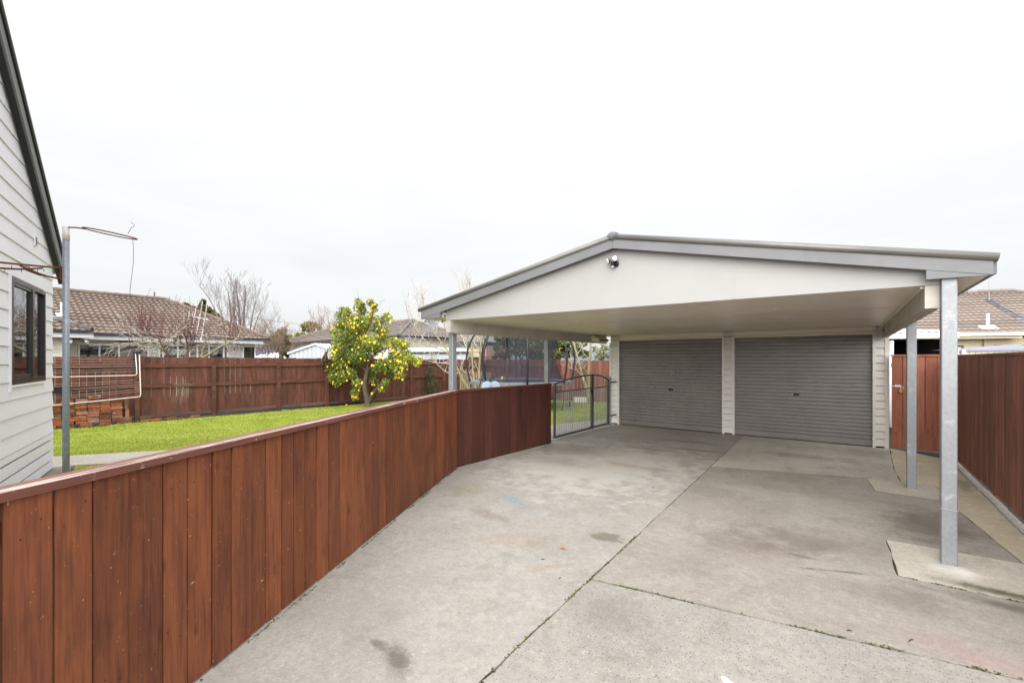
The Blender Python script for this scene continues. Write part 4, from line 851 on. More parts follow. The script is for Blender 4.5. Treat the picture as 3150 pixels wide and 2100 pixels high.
# ================================================================== PLANT HELPERS
def leaves(cl,size,aspect=.5,droop=.3,jit=1.0,rr=None):
    # cl: list of (centre, radius vector, count, tone)
    V=[];Fa=[];rn=[]
    for c,rad,n,tone in cl:
        d=NP.normal(0,1,(n,3)); d/=np.linalg.norm(d,axis=1)[:,None]; u=NP.uniform(0,1,n)**.45
        p=np.array(c)+d*u[:,None]*np.array(rad)
        ax=NP.normal(0,1,(n,3)); ax[:,2]-=droop; ax/=np.linalg.norm(ax,axis=1)[:,None]
        up=NP.normal(0,1,(n,3))*.6+np.array([0,0,1]); sd=np.cross(ax,up); sd/=np.linalg.norm(sd,axis=1)[:,None]; nn=np.cross(sd,ax)
        s=(size*NP.uniform(.65,1.25,n))[:,None]; w=s*aspect*.5
        q=np.stack([p-ax*s*.5,p+sd*w+nn*s*.06,p+ax*s*.5-nn*s*.08,p-sd*w+nn*s*.06],1)
        V.append(q.reshape(-1,3)); rn.append(np.repeat(np.clip(tone+NP.normal(0,.2,n),0,1),4))
    V=np.concatenate(V); rn=np.concatenate(rn); F=np.arange(len(V)).reshape(-1,4); return (V,F,rn)
def grow(m,p,d,ln,r,lv,spread=.5,up=.1,kids=(2,4),shrink=.72,sides=5,rng=random,minr=.002,curve=.12,tips=None,seg=3,side=0.0):
    pts=[Vector(p)]; rr=[r]; d=Vector(d).normalized(); q=Vector(p)
    for i in range(seg):
        d=(d+Vector((rng.gauss(0,curve),rng.gauss(0,curve),rng.gauss(0,curve)+up*.3))).normalized(); q=q+d*(ln/seg); pts.append(q); rr.append(max(r*(1-.45*(i+1)/seg),minr))
    m.tube(pts,rr,sides if lv>1 else max(3,sides-2),lv<1)
    if lv<=0:
        if tips is not None: tips.append(q)
        return
    n=rng.randint(*kids)
    for i in range(n):
        u=rng.uniform(.35,1.0) if i else 1.0; k=min(int(u*seg),seg-1); base=pts[k].lerp(pts[k+1],u*seg-k)
        nd=(d+Vector((rng.gauss(0,spread),rng.gauss(0,spread),rng.gauss(0,spread)*.7+up))).normalized()
        grow(m,base,nd,ln*shrink*rng.uniform(.75,1.15),max(rr[-1]*rng.uniform(.6,.85),minr),lv-1,spread,up,kids,shrink,sides,rng,minr,curve,tips,seg,side)
def limb(m,px,D,r0,r1,n=7,dd=0.0):
    pts=[at(x,y,D+dd*i/max(1,len(px)-1)) for i,(x,y) in enumerate(px)]
    # smooth
    out=[]
    for i in range(len(pts)-1):
        for k in range(3):
            u=k/3; p0=pts[max(i-1,0)];p1=pts[i];p2=pts[i+1];p3=pts[min(i+2,len(pts)-1)]
            out.append(.5*((2*p1)+(p2-p0)*u+(2*p0-5*p1+4*p2-p3)*u*u+(3*p1-p0-3*p2+p3)*u**3))
    out.append(pts[-1]); N_=len(out); m.tube(out,[r0+(r1-r0)*i/(N_-1) for i in range(N_)],n); return out
# ================================================================== LEMON TREE
LD=16.4; L0=at(1130,1251,LD); lem=thing('lemon_tree','leafy lemon tree full of yellow lemons in front of the back fence','tree',(L0.x,L0.y,gz(L0.y)))
cxy=lambda x,y:(1000+x*.236,900+y*.236)
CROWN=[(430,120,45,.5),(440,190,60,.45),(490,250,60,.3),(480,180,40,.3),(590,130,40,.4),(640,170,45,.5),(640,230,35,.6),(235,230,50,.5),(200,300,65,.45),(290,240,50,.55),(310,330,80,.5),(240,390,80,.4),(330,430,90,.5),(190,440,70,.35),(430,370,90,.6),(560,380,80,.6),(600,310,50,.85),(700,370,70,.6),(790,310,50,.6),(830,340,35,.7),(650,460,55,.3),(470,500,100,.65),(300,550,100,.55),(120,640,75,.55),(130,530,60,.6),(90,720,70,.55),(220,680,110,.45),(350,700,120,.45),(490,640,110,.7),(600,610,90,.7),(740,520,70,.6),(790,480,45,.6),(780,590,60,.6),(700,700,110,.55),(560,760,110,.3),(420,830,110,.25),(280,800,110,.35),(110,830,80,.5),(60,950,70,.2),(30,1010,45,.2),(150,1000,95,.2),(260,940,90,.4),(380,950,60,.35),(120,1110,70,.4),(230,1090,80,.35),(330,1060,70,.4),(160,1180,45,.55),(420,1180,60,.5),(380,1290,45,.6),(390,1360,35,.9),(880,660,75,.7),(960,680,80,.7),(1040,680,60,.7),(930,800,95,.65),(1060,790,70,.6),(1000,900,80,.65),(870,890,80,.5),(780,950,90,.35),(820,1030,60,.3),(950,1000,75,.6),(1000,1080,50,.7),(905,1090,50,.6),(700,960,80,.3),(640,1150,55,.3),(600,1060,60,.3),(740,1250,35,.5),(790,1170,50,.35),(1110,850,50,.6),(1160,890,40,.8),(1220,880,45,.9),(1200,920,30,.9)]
cl=[]; rl=random.Random(4); pm=.236/FPX*LD
cen=[]
for x,y,r_,tone in CROWN:
    if x<130 and 600<y<900: x+=60
    rad=max(r_*pm,.12); half=1.25*math.sqrt(max(.05,1-((x-560)/720)**2-((y-700)/760)**2*.8)); dz=rl.uniform(-1,1)*half*.8
    c=at(*cxy(x,y),LD); sc_=(LD+dz)/LD; c=Vector((0,0,CAMZ))+(c-Vector((0,0,CAMZ)))*sc_
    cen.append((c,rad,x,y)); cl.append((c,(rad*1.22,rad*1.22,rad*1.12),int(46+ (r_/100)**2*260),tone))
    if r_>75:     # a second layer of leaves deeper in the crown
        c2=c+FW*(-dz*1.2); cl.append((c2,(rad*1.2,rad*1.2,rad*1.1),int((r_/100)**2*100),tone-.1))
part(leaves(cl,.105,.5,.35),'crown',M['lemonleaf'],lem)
m=MB(); tr=[limb(m,[cxy(560,1480),cxy(545,1380),cxy(520,1270),cxy(515,1170),cxy(535,1080),cxy(545,1000)],LD,.10,.06,10)]
m.tube([L0+Vector((0,0,-.1)),L0+Vector((0,0,.03)),L0+Vector((0,0,.12))],[.17,.14,.105],10)
limb(m,[cxy(580,1420),cxy(600,1350),cxy(650,1280),cxy(700,1220),cxy(770,1170),cxy(850,1130)],LD,.065,.022,8,-.3)
part(m,'trunk',M['bark'],lem,True)
m=MB()
for px,dd in (([(545,1010),(480,975),(400,935),(370,880),(330,780),(300,640)],.4),([(545,1010),(600,970),(700,940),(800,890),(920,860),(1050,830)],-.4),([(540,1000),(560,900),(520,760),(480,600),(470,420),(450,230)],.1),([(560,900),(640,800),(690,650),(720,480),(760,350)],.5),([(515,960),(440,860),(300,760),(150,700)],-.5),([(400,935),(280,960),(130,990),(40,1000)],.3),([(640,800),(800,720),(950,690)],-.3),([(470,420),(400,340),(300,300),(230,240)],.2),([(480,600),(560,460),(620,300),(640,170)],-.2),([(700,1220),(670,1150),(640,1080)],.2),([(515,1170),(440,1180),(400,1270)],-.3),([(1050,830),(1150,880),(1220,885)],-.2)):
    limb(m,[cxy(*q) for q in px],LD,.04,.010,6,dd)
for c,rad,x,y in cen: 
    for k in range(3): 
        a=c+Vector((rl.gauss(0,rad*.6),rl.gauss(0,rad*.6),rl.gauss(0,rad*.6))); b=a+Vector((rl.gauss(0,.15),rl.gauss(0,.15),rl.gauss(0.05,.15))); m.tube([a,b],[.006,.003],4)
part(m,'branch',M['bark'],lem,True)
LEM=[(590,195),(650,160),(625,165),(405,225),(770,265),(310,335),(340,300),(390,340),(420,330),(475,310),(280,345),(560,390),(485,380),(680,355),(700,375),(705,400),(710,425),(610,378),(850,385),(830,315),(350,450),(375,460),(380,400),(425,430),(470,470),(530,505),(490,480),(275,520),(300,510),(325,545),(460,575),(425,600),(535,570),(470,600),(690,565),(725,578),(580,650),(645,655),(555,695),(735,680),(755,695),(720,700),(655,755),(690,725),(720,768),(850,660),(620,735),(620,805),(930,600),(1015,665),(1045,670),(1040,740),(890,755),(950,775),(985,815),(1020,805),(925,800),(690,860),(725,850),(690,905),(610,950),(635,955),(720,955),(825,895),(910,940),(945,890),(965,900),(990,905),(1070,997),(985,975),(1010,985),(965,1040),(990,1055),(1000,1020),(910,1110),(925,1100),(1008,1135),(775,1050),(620,1195),(745,1240),(610,1315),(560,885),(150,750),(125,825),(155,860),(135,855),(110,865),(65,800),(95,760),(125,780),(260,770),(285,710),(320,675),(300,858),(315,905),(290,975),(315,1055),(285,1145),(205,1185),(105,1185),(145,1065),(405,1210),(480,1180),(375,1365),(355,1360),(410,1360),(440,1270),(1165,885),(1215,912),(1230,840)]
mL=MB(); mL.sphere((0,0,0),.034,.034,.042,10,7,.5)
mL.v=[(x,y,z*(1.12 if abs(z)>.038 else 1)) for x,y,z in mL.v]
lp=None; extra=MB(); 
for i,(x,y) in enumerate(LEM):
    px=cxy(x,y); nr=min(cen,key=lambda c:(c[2]-x)**2+(c[3]-y)**2); Dn=(nr[0]-Vector((0,0,CAMZ))).dot(FW)-nr[1]*.75
    pos_=at(*px,Dn); big=(640<y<800 or x>640)
    if i<100:
        if lp is None: lp=finish(mL,'lemon',M['lemon'],(0,0,0),True); o=lp
        else: o=lp.copy()
        C.objects.link(o); o.parent=lem; o.location=pos_-ORG[lem]; o.rotation_euler=(rl.uniform(-.6,.6),rl.uniform(-.6,.6),rl.uniform(0,6)); s_=rl.uniform(.95,1.3); o.scale=(s_,s_,s_)
    else: extra.sphere(pos_,.036,.036,.044,8,6,rl.random())
for i in range(150):
    c,rad,x,y=rl.choice(cen); 
    extra.sphere(c+Vector((rl.gauss(0,rad*.5),rl.gauss(0,rad*.5),rl.gauss(0,rad*.5)))-FW*rad*.4,.032,.032,.04,8,6,rl.random())
o=part(extra,'lemons',M['lemon'],lem,True); o['kind']='stuff'
q=at(1066,1247,LD+.2); m=MB(); m.sphere((q.x,q.y,gz(q.y)+.035),.045,.036,.036,10,7); single(m,'fallen_lemon',M['lemon'],'single yellow lemon lying on the grass left of the lemon tree','lemon',(q.x,q.y,gz(q.y)),smooth=True)
for i,a in enumerate((R(-150),R(-118),R(-90),R(-60),R(-30),R(0))):
    o=BRK['brick'].copy(); C.objects.link(o); o.location=(L0.x+.55*math.cos(a+YAW),L0.y+.55*math.sin(a+YAW),-.02); o.rotation_euler=(0,0,a+YAW+R(90)); o.scale=(1,1,.95); tag(o,'half buried brick edging round the foot of the lemon tree','brick','brick edging at the lemon tree')
# small climbing shrub at the fence
q=Vector((-14.85,14.0,.0)); sh=thing('climbing_shrub','small grey green shrub climbing the back fence beside a post','shrub',tuple(q))
sD=(q-Vector((0,0,CAMZ))).dot(FW); cl=[]
for x,y,r_ in ((1322,1130,9),(1334,1140,8),(1318,1150,13),(1328,1165,16),(1340,1172,10),(1312,1172,10),(1322,1188,18),(1335,1195,12),(1312,1200,14),(1328,1208,16),(1318,1218,14),(1344,1186,8)):
    rad=r_/FPX*sD; cl.append((at(x,y,sD+random.uniform(-.2,.1)),(rad,rad*.8,rad),int(14+r_*4),.5))
part(leaves(cl,.075,.55),'foliage',M['shrubleaf'],sh)
m=MB()
for px in ([(1322,1225),(1320,1190),(1326,1150),(1322,1128)],[(1324,1225),(1334,1185),(1342,1160)]): limb(m,px,sD,.014,.005,5)
part(m,'stem',M['bark'],sh)
# ================================================================== CAT
kD=16.35; k0=at(999,1117,kD); kz=k0.z; cat=MB(); 
ct=thing('cat','tabby cat sitting on the back fence with its back turned beside the lemon tree','cat',(k0.x,k0.y,kz))
def catbody():
    me=bpy.data.meshes.new('body'); ob=bpy.data.objects.new('body',me)
    px=.0118; rgt=RT; up_=UP; fw=FW
    def q(a,b,c): return rgt*a+fw*b+up_*c
    vs=[q(0,.0,.06),q(-.005,-.01,.15),q(-.004,.0,.24),q(.012,.035,.31),q(.02,.05,.36),q(.025,.075,.39),q(.028,.13,.385),q(-.055,.09,.12),q(-.06,.10,.01),q(.06,.09,.12),q(.065,.10,.01),q(-.09,-.02,.06),q(.09,-.02,.06),q(-.002,-.085,.03),q(-.02,-.12,-.06),q(-.03,-.11,-.14),q(-.005,.07,.425),q(.06,.07,.425)]
    es=[(0,1),(1,2),(2,3),(3,4),(4,5),(5,6),(2,7),(7,8),(2,9),(9,10),(0,11),(0,12),(0,13),(13,14),(14,15),(5,16),(5,17)]
    rad=[.10,.105,.085,.055,.05,.062,.032,.035,.024,.035,.024,.055,.055,.03,.022,.016,.014,.014]
    me.from_pydata(vs,es,[]); C.objects.link(ob)
    sk=ob.modifiers.new('s','SKIN'); sk.use_smooth_shade=True
    for i,v in enumerate(me.skin_vertices[0].data): v.radius=(rad[i],rad[i]); v.use_root=(i==0)
    sb=ob.modifiers.new('d','SUBSURF'); sb.levels=2; sb.render_levels=2
    dg=bpy.context.evaluated_depsgraph_get(); m2=bpy.data.meshes.new_from_object(ob.evaluated_get(dg)); bpy.data.objects.remove(ob)
    return m2
k=N('tabby_fur'); v=k.obj(); col=k.mix(k.ramp(k.noise(k.mapv(v,(1,1,2.4)),13,4,.6,.8),.42,.58),S(150,126,98,.62),S(62,54,46,.55))
sp=k.n('ShaderNodeSeparateXYZ'); k.set(sp.inputs[0],k.mapv(v,(1,1,1),(0,0,0),(0,0,-YAW))); band=k.ramp(k.math('ABSOLUTE',sp.outputs[0]),.015,.055,.85,0); col=k.mix(k.math('MULTIPLY',band,k.ramp(sp.outputs[2],.3,.26)),col,S(44,38,34,.55))
k.bsdf(col,.9,0,.2,k.bump(k.noise(v,160),.6,.006)); M['fur']=k.mat
cb=catbody(); cb.materials.append(M['fur']); ob=bpy.data.objects.new('body',cb); C.objects.link(ob); ob.parent=ct; ORG[ob]=ORG[ct]
for s_ in (-1,1):
    m=MB(); b=Vector((k0.x,k0.y,kz))+RT*(.028+s_*.04)+FW*.075+UP*.43; m.add([b-RT*.022,b+RT*.022,b+FW*.02,b+UP*.045],[(0,1,3),(1,2,3),(2,0,3),(0,2,1)]); part(m,'ear',M['fur'],ct)
# ================================================================== TRELLIS, BARE FRUIT TREES
tD=19.6; tp=thing('trellis','weathered square lattice trellis panel leaning in the fence corner','trellis',tuple(at(1455,1225,tD)))
def tpt(u,h): return at(1415+u,1147,tD)*1.0+Vector((0,0,-h))
m=MB(); w_=92; H_=1.02; A=at(1417,1147,tD); B=at(1508,1147,tD); ax=(B-A); wl_=ax.length; ax.normalize(); nr=ax.cross(UP)
i=0
while i*.075<wl_: m.obox(A+ax*(i*.075)-UP*H_+nr*.012,ax,nr,UP,.028,.01,H_); i+=1
i=0
while i*.075<H_: m.obox(A-UP*(i*.075+.028),ax,nr,UP,wl_,.01,.028); i+=1
part(m,'lattice',M['trellis'],tp)
m=MB(); m.obox(A-UP*(H_+.02)-ax*.03,ax,nr,UP,.03,.03,H_+.04); m.obox(A+ax*wl_-UP*(H_+.02),ax,nr,UP,.03,.03,H_+.04); m.obox(A+ax*-.03,ax,nr,UP,wl_+.06,.03,.03); part(m,'frame',M['trellis'],tp)
ftD=17.6; ft=thing('bare_fruit_tree','bare multi stemmed pale barked fruit tree in the corner left of the trampoline','tree',tuple(at(1470,1226,ftD)))
m=MB(); rt_=random.Random(12)
for px,r0,r1,dd in (([(1478,1228),(1476,1190),(1474,1140),(1477,1080),(1480,1030),(1478,985)],.055,.025,.3),([(1482,1228),(1486,1180),(1484,1120),(1488,1060),(1486,1010),(1492,960)],.055,.02,.8),([(1470,1228),(1464,1190),(1456,1150),(1452,1090),(1451,1040),(1446,980)],.05,.02,-.3),([(1463,1230),(1445,1200),(1425,1170),(1405,1130),(1388,1098),(1365,1062),(1340,1030),(1318,998)],.065,.02,-.8),([(1492,1226),(1480,1170),(1468,1130),(1458,1110)],.03,.015,.2)):
    limb(m,px,ftD,r0,r1,7,dd)
part(m,'trunk',M['palebark'],ft,True)
m=MB()
for px,r0,r1,dd in (([(1405,1130),(1380,1118),(1340,1115),(1300,1105)],.02,.006,-.5),([(1388,1098),(1368,1080),(1340,1070),(1312,1052),(1295,1030),(1278,1010),(1262,985),(1250,950)],.025,.006,-1.2),([(1318,998),(1300,990),(1280,985),(1262,965),(1253,925)],.018,.005,-.6),([(1340,1030),(1345,1000),(1340,980),(1332,960)],.014,.005,-.4),([(1365,1062),(1372,1030),(1366,990),(1364,960)],.016,.006,-.7),([(1312,1052),(1290,1058),(1265,1055),(1240,1048)],.012,.004,-.6),([(1318,998),(1306,970),(1290,950),(1282,922)],.014,.004,-.4),([(1300,990),(1299,950),(1299,905)],.010,.004,-.5),([(1306,970),(1302,930),(1301,915)],.008,.003,-.5),([(1412,1145),(1395,1150),(1370,1142),(1345,1120),(1322,1100),(1300,1080)],.016,.004,-.5),([(1452,1090),(1436,1070),(1425,1045),(1412,1010),(1405,985)],.018,.006,.2),([(1477,1080),(1460,1055),(1446,1030),(1440,1000)],.016,.006,.4),([(1464,1190),(1440,1150),(1415,1138)],.018,.008,.2),([(1446,980),(1430,940),(1420,905),(1412,880)],.014,.005,-.2),([(1478,985),(1455,930),(1430,890),(1424,866)],.014,.004,.2),([(1430,940),(1440,900),(1447,876)],.010,.003,.1),([(1300,1105),(1280,1085),(1270,1065)],.007,.003,-.4)):
    o_=limb(m,px,ftD,r0*1.5,r1*1.5,5,dd)
    for kk in range(len(px)+7):
        p_=rt_.choice(o_[3:]); grow(m,p_,(rt_.gauss(0,.4),rt_.gauss(0,.4),.8),rt_.uniform(.25,.6),.010,1,.4,.2,(1,2),.6,4,rt_,.0035)
for kk in range(26):
    c0=at(rt_.uniform(1440,1492),rt_.uniform(990,1100),ftD+rt_.uniform(-.4,.8)); grow(m,c0,(rt_.gauss(0,.7),rt_.gauss(0,.7),.6),rt_.uniform(.4,.8),.012,2,.5,.15,(1,3),.65,4,rt_,.0035)
part(m,'branch',M['palebark2'],ft)
t2D=17.1; t2=thing('bare_fruit_tree','bare two stemmed fruit tree standing behind the iron gates','tree',tuple(at(1812,1240,t2D)))
m=MB()
for px,r0,r1,dd in (([(1812,1242),(1808,1205),(1798,1175),(1786,1135),(1774,1090),(1764,1050),(1756,1010)],.06,.03,.2),([(1814,1242),(1811,1200),(1810,1150),(1813,1105),(1817,1070),(1820,1030),(1826,990)],.07,.03,-.2)): limb(m,px,t2D,r0,r1,7,dd)
part(m,'trunk',M['palebark'],t2,True)
m=MB(); rt_=random.Random(8)
for px,r0,r1,dd in (([(1813,1105),(1830,1085),(1850,1066),(1868,1055)],.03,.01,-.4),([(1817,1070),(1810,1050),(1804,1020)],.02,.01,.3),([(1798,1175),(1785,1150),(1765,1135),(1745,1128)],.012,.004,.2),([(1810,1150),(1795,1130),(1778,1115),(1755,1118)],.012,.004,-.3),([(1813,1105),(1795,1085),(1790,1060)],.015,.006,.4),([(1774,1090),(1790,1070),(1800,1040)],.015,.006,-.2)):
    o_=limb(m,px,t2D,r0,r1,5,dd)
    for kk in range(9): grow(m,rt_.choice(o_[3:]),(rt_.gauss(0,.7),rt_.gauss(0,.7),.5),rt_.uniform(.3,.6),.010,2,.5,.1,(2,3),.62,4,rt_,.0035)
for kk in range(24): grow(m,at(rt_.uniform(1770,1850),rt_.uniform(985,1060),t2D+rt_.uniform(-.4,.4)),(rt_.gauss(0,.7),rt_.gauss(0,.7),.4),rt_.uniform(.5,.8),.014,2,.5,.1,(2,3),.65,4,rt_,.004)
part(m,'branch',M['palebark2'],t2)
# ================================================================== TRAMPOLINE
TC=at(1603,1170,16.0); TX,TY=TC.x,TC.y; tz=1.0; RR=1.76
tm=thing('trampoline','round trampoline with dark safety net and curved black foam poles','trampoline',(TX,TY,gz(TY)))
def tpol(a,r,z):  # a=0 faces the camera
    d=-FW*math.cos(a)+RT*math.sin(a); return Vector((TX,TY,0))+d*r+UP*z
m=MB(); n_=48
def ring(m,r0,z0,r1,z1): 
    b=[tpol(6.2832*i/n_,r0,z0) for i in range(n_)]+[tpol(6.2832*i/n_,r1,z1) for i in range(n_)]
    m.add(b,[(i,(i+1)%n_,n_+(i+1)%n_,n_+i) for i in range(n_)],.5)
m=MB(); m.add([tpol(6.2832*i/n_,1.45,tz-.005) for i in range(n_)],[tuple(range(n_))],.5); part(m,'jumping_mat',M['black'],tm)
m=MB(); ring(m,1.44,tz+.012,1.62,tz+.03); ring(m,1.62,tz+.03,1.80,tz+.02); ring(m,1.80,tz+.02,1.80,tz-.08); part(m,'padding',M['greypad'],tm)
m=MB(); ring(m,1.40,tz+.016,1.60,tz+.036); part(m,'pad_border',M['blue'],tm)
m=MB(); m.tube([tpol(6.2832*i/n_,1.76,tz-.04) for i in range(n_+1)],.025,8); part(m,'rim',M['galv'],tm)
for dg_ in (-85,-40,5,50,95,140,185,230):
    a=R(dg_); 
    prof=[(1.80,tz-.02),(1.88,tz+.35),(1.93,tz+.75),(1.88,tz+1.15),(1.70,tz+1.55),(1.42,tz+1.85),(1.1,tz+2.0)]
    pts=[]
    for i in range(len(prof)-1):
        for k_ in range(3):
            u=k_/3; pts.append(tpol(a,prof[i][0]+(prof[i+1][0]-prof[i][0])*u,prof[i][1]+(prof[i+1][1]-prof[i][1])*u))
    pts.append(tpol(a,*prof[-1])); m=MB(); m.tube(pts,.034,8); part(m,'net_pole',M['foam'],tm,True)
    m=MB(); m.tube([tpol(a,1.77,tz-.05),tpol(a,1.78,.4),tpol(a,1.74,gz(TY))],.022,8); part(m,'leg',M['dark'],tm,True)
m=MB(); prof=[(1.52,tz+.02),(1.34,tz+.3),(1.24,tz+.7),(1.24,tz+1.1),(1.34,tz+1.5),(1.42,tz+1.84)]
for i in range(len(prof)-1): ring(m,*prof[i],*prof[i+1])
part(m,'safety_net',M['net'],tm,True)
m=MB(); ring(m,1.42,tz+1.72,1.43,tz+1.86); part(m,'net_top_band',M['foam'],tm)
m=MB()
a0=R(-22)
def np_(a,z):
    for i in range(len(prof)-1):
        if prof[i][1]<=z<=prof[i+1][1]: u=(z-prof[i][1])/(prof[i+1][1]-prof[i][1]); return tpol(a,prof[i][0]+(prof[i+1][0]-prof[i][0])*u+.012,z)
for s_ in (-1,1): m.tube([np_(a0+s_*w__,tz+h_) for w__,h_ in ((.0,1.15),(.03,1.0),(.06,.75),(.075,.5),(.06,.25),(.03,.06))],.010,6)
m.tube([np_(a0,tz+h_) for h_ in (1.15,1.4,1.7)],.025,6); part(m,'door_zip',M['black'],tm)
bl=at(1546,1168,16.0); bl=Vector((bl.x,bl.y,tz+.085)); bo=thing('ball','small yellow and teal ball resting on the trampoline mat','ball',(bl.x,bl.y,tz))
m=MB(); m.sphere(bl,.08,None,None,14,10); mm=N('ball_rubber'); sp=mm.n('ShaderNodeSeparateXYZ'); mm.set(sp.inputs[0],mm.mapv(mm.obj(),(1,1,1),(0,0,0),(0,0,-YAW))); mm.bsdf(mm.mix(mm.ramp(mm.math('ADD',sp.outputs[0],mm.math('MULTIPLY',mm.noise(mm.obj(),9),.05)),.03,.04),S(196,178,110),S(70,170,170)),.5); part(m,'shell',mm.mat,bo,True)
# pale blue chairs behind the fence
def chair(x,y,lab):
    D=11.0; p=at(x,y,D); t_=thing('plastic_chair',lab,'chair',(p.x,p.y,gz(p.y)),'pale blue chairs behind the brown fence')
    m=MB(); rot=RT; w_=.14; pts=[]
    for i in range(13):
        a=R(180*i/12); pts.append((w_*math.cos(a),.22*math.sin(a)**.8))
    m.prism([(-w_,-.18)]+[(-xx,zz) for xx,zz in pts][0:13]+[(w_,-.18)],RT,UP,FW,p-UP*.12,.03); part(m,'backrest',M['paleblue'],t_)
    m=MB(); m.obox(p-UP*.34-RT*.17-FW*.34,RT,FW,UP,.34,.34,.03); part(m,'seat',M['paleblue'],t_)
    for sx_ in (-.15,.15):
        for sy_ in (.02,-.32):
            m=MB(); m.tube([p-UP*.34+RT*sx_+FW*sy_,Vector(((p+RT*sx_*1.2+FW*sy_*1.2).x,(p+RT*sx_*1.2+FW*sy_*1.2).y,gz(p.y)))],.012,6); part(m,'leg',M['dark'],t_)
    m=MB(); m.tube([p-RT*.19-UP*.25+FW*.05,p-RT*.19-UP*.04+FW*.05,p-RT*.15+UP*.10+FW*.05,p-RT*.09+UP*.17+FW*.05,p-RT*.03+UP*.19+FW*.05],.013,6); part(m,'handle',M['black'],t_,True)
chair(1498,1184,'pale blue rounded chair back with dark curved handle above the fence, nearer the galvanised post')
chair(1522,1184,'pale blue rounded chair back with dark curved handle above the fence, nearer the ball')
q=at(1785,1226,17.6); pl_=thing('planter_box','low white rectangular planter box on the lawn behind the gates','planter',(q.x,q.y,gz(q.y)))
m=MB(); m.obox(q-RT*.24+Vector((0,0,gz(q.y)-q.z)),RT,FW,UP,.50,.22,.21); part(m,'trough',M['white'],pl_); m=MB(); m.obox(q-RT*.22+FW*.02+Vector((0,0,gz(q.y)-q.z+.211)),RT,FW,UP,.46,.18,.01); part(m,'potting_soil',M['soil'],pl_)
# ================================================================== NEIGHBOURS' ROOFS
def tiles(o,u,v,n,length,rows,li,ri,pitch=.335,wave=.21,amp=.022,step=.036,wash=None,samp=5):
    # courses of wavy tiles: u along the eave, v up the slope, n the normal; li/ri insets (m) of the hips at height h up the slope
    m=MB()
    for r_ in range(rows):
        h0=r_*pitch; h1=h0+pitch+.03; a0,b0=li(h0),length-ri(h0); a1,b1=li(h1),length-ri(h1)
        if b0-a0<.05: break
        if b1<a1: a1=b1=(a1+b1)/2
        k=max(2,int((b0-a0)/wave*samp)); ph=.5*(r_%2)*0
        lo=[];hi=[]; rnd_=random.random()
        for i in range(k+1):
            s0=a0+(b0-a0)*i/k; s1=min(max(s0,a1),b1); w0=amp*math.sin(2*math.pi*s0/wave); w1=amp*math.sin(2*math.pi*s1/wave)
            lo.append(o+u*s0+v*h0+n*(step+w0)); hi.append(o+u*s1+v*h1+n*(w1-.004))
        bt=[p-n*(step+.0)+v*.02 for p in lo]
        mi=[1 if wash and wash(a0+(b0-a0)*(i+.5)/k,h0) else 0 for i in range(k)]
        b=len(m.v); m.add(lo+hi+bt,[],rnd_); K=k+1
        for i in range(k):
            m.f.append((b+i,b+i+1,b+K+i+1,b+K+i)); m.f.append((b+2*K+i,b+2*K+i+1,b+i+1,b+i)); m.m+=[mi[i],mi[i]]
    return m
def ridge(a,b,r=.11,n=10): 
    m=MB(); a=Vector(a);b=Vector(b); L_=(b-a).length; k=max(2,int(L_/.42)); 
    for i in range(k):
        p=a.lerp(b,i/k);q=a.lerp(b,(i+1)/k); m.tube([p,q],[r*1.08,r*.94],8)
    return m
V=Vector
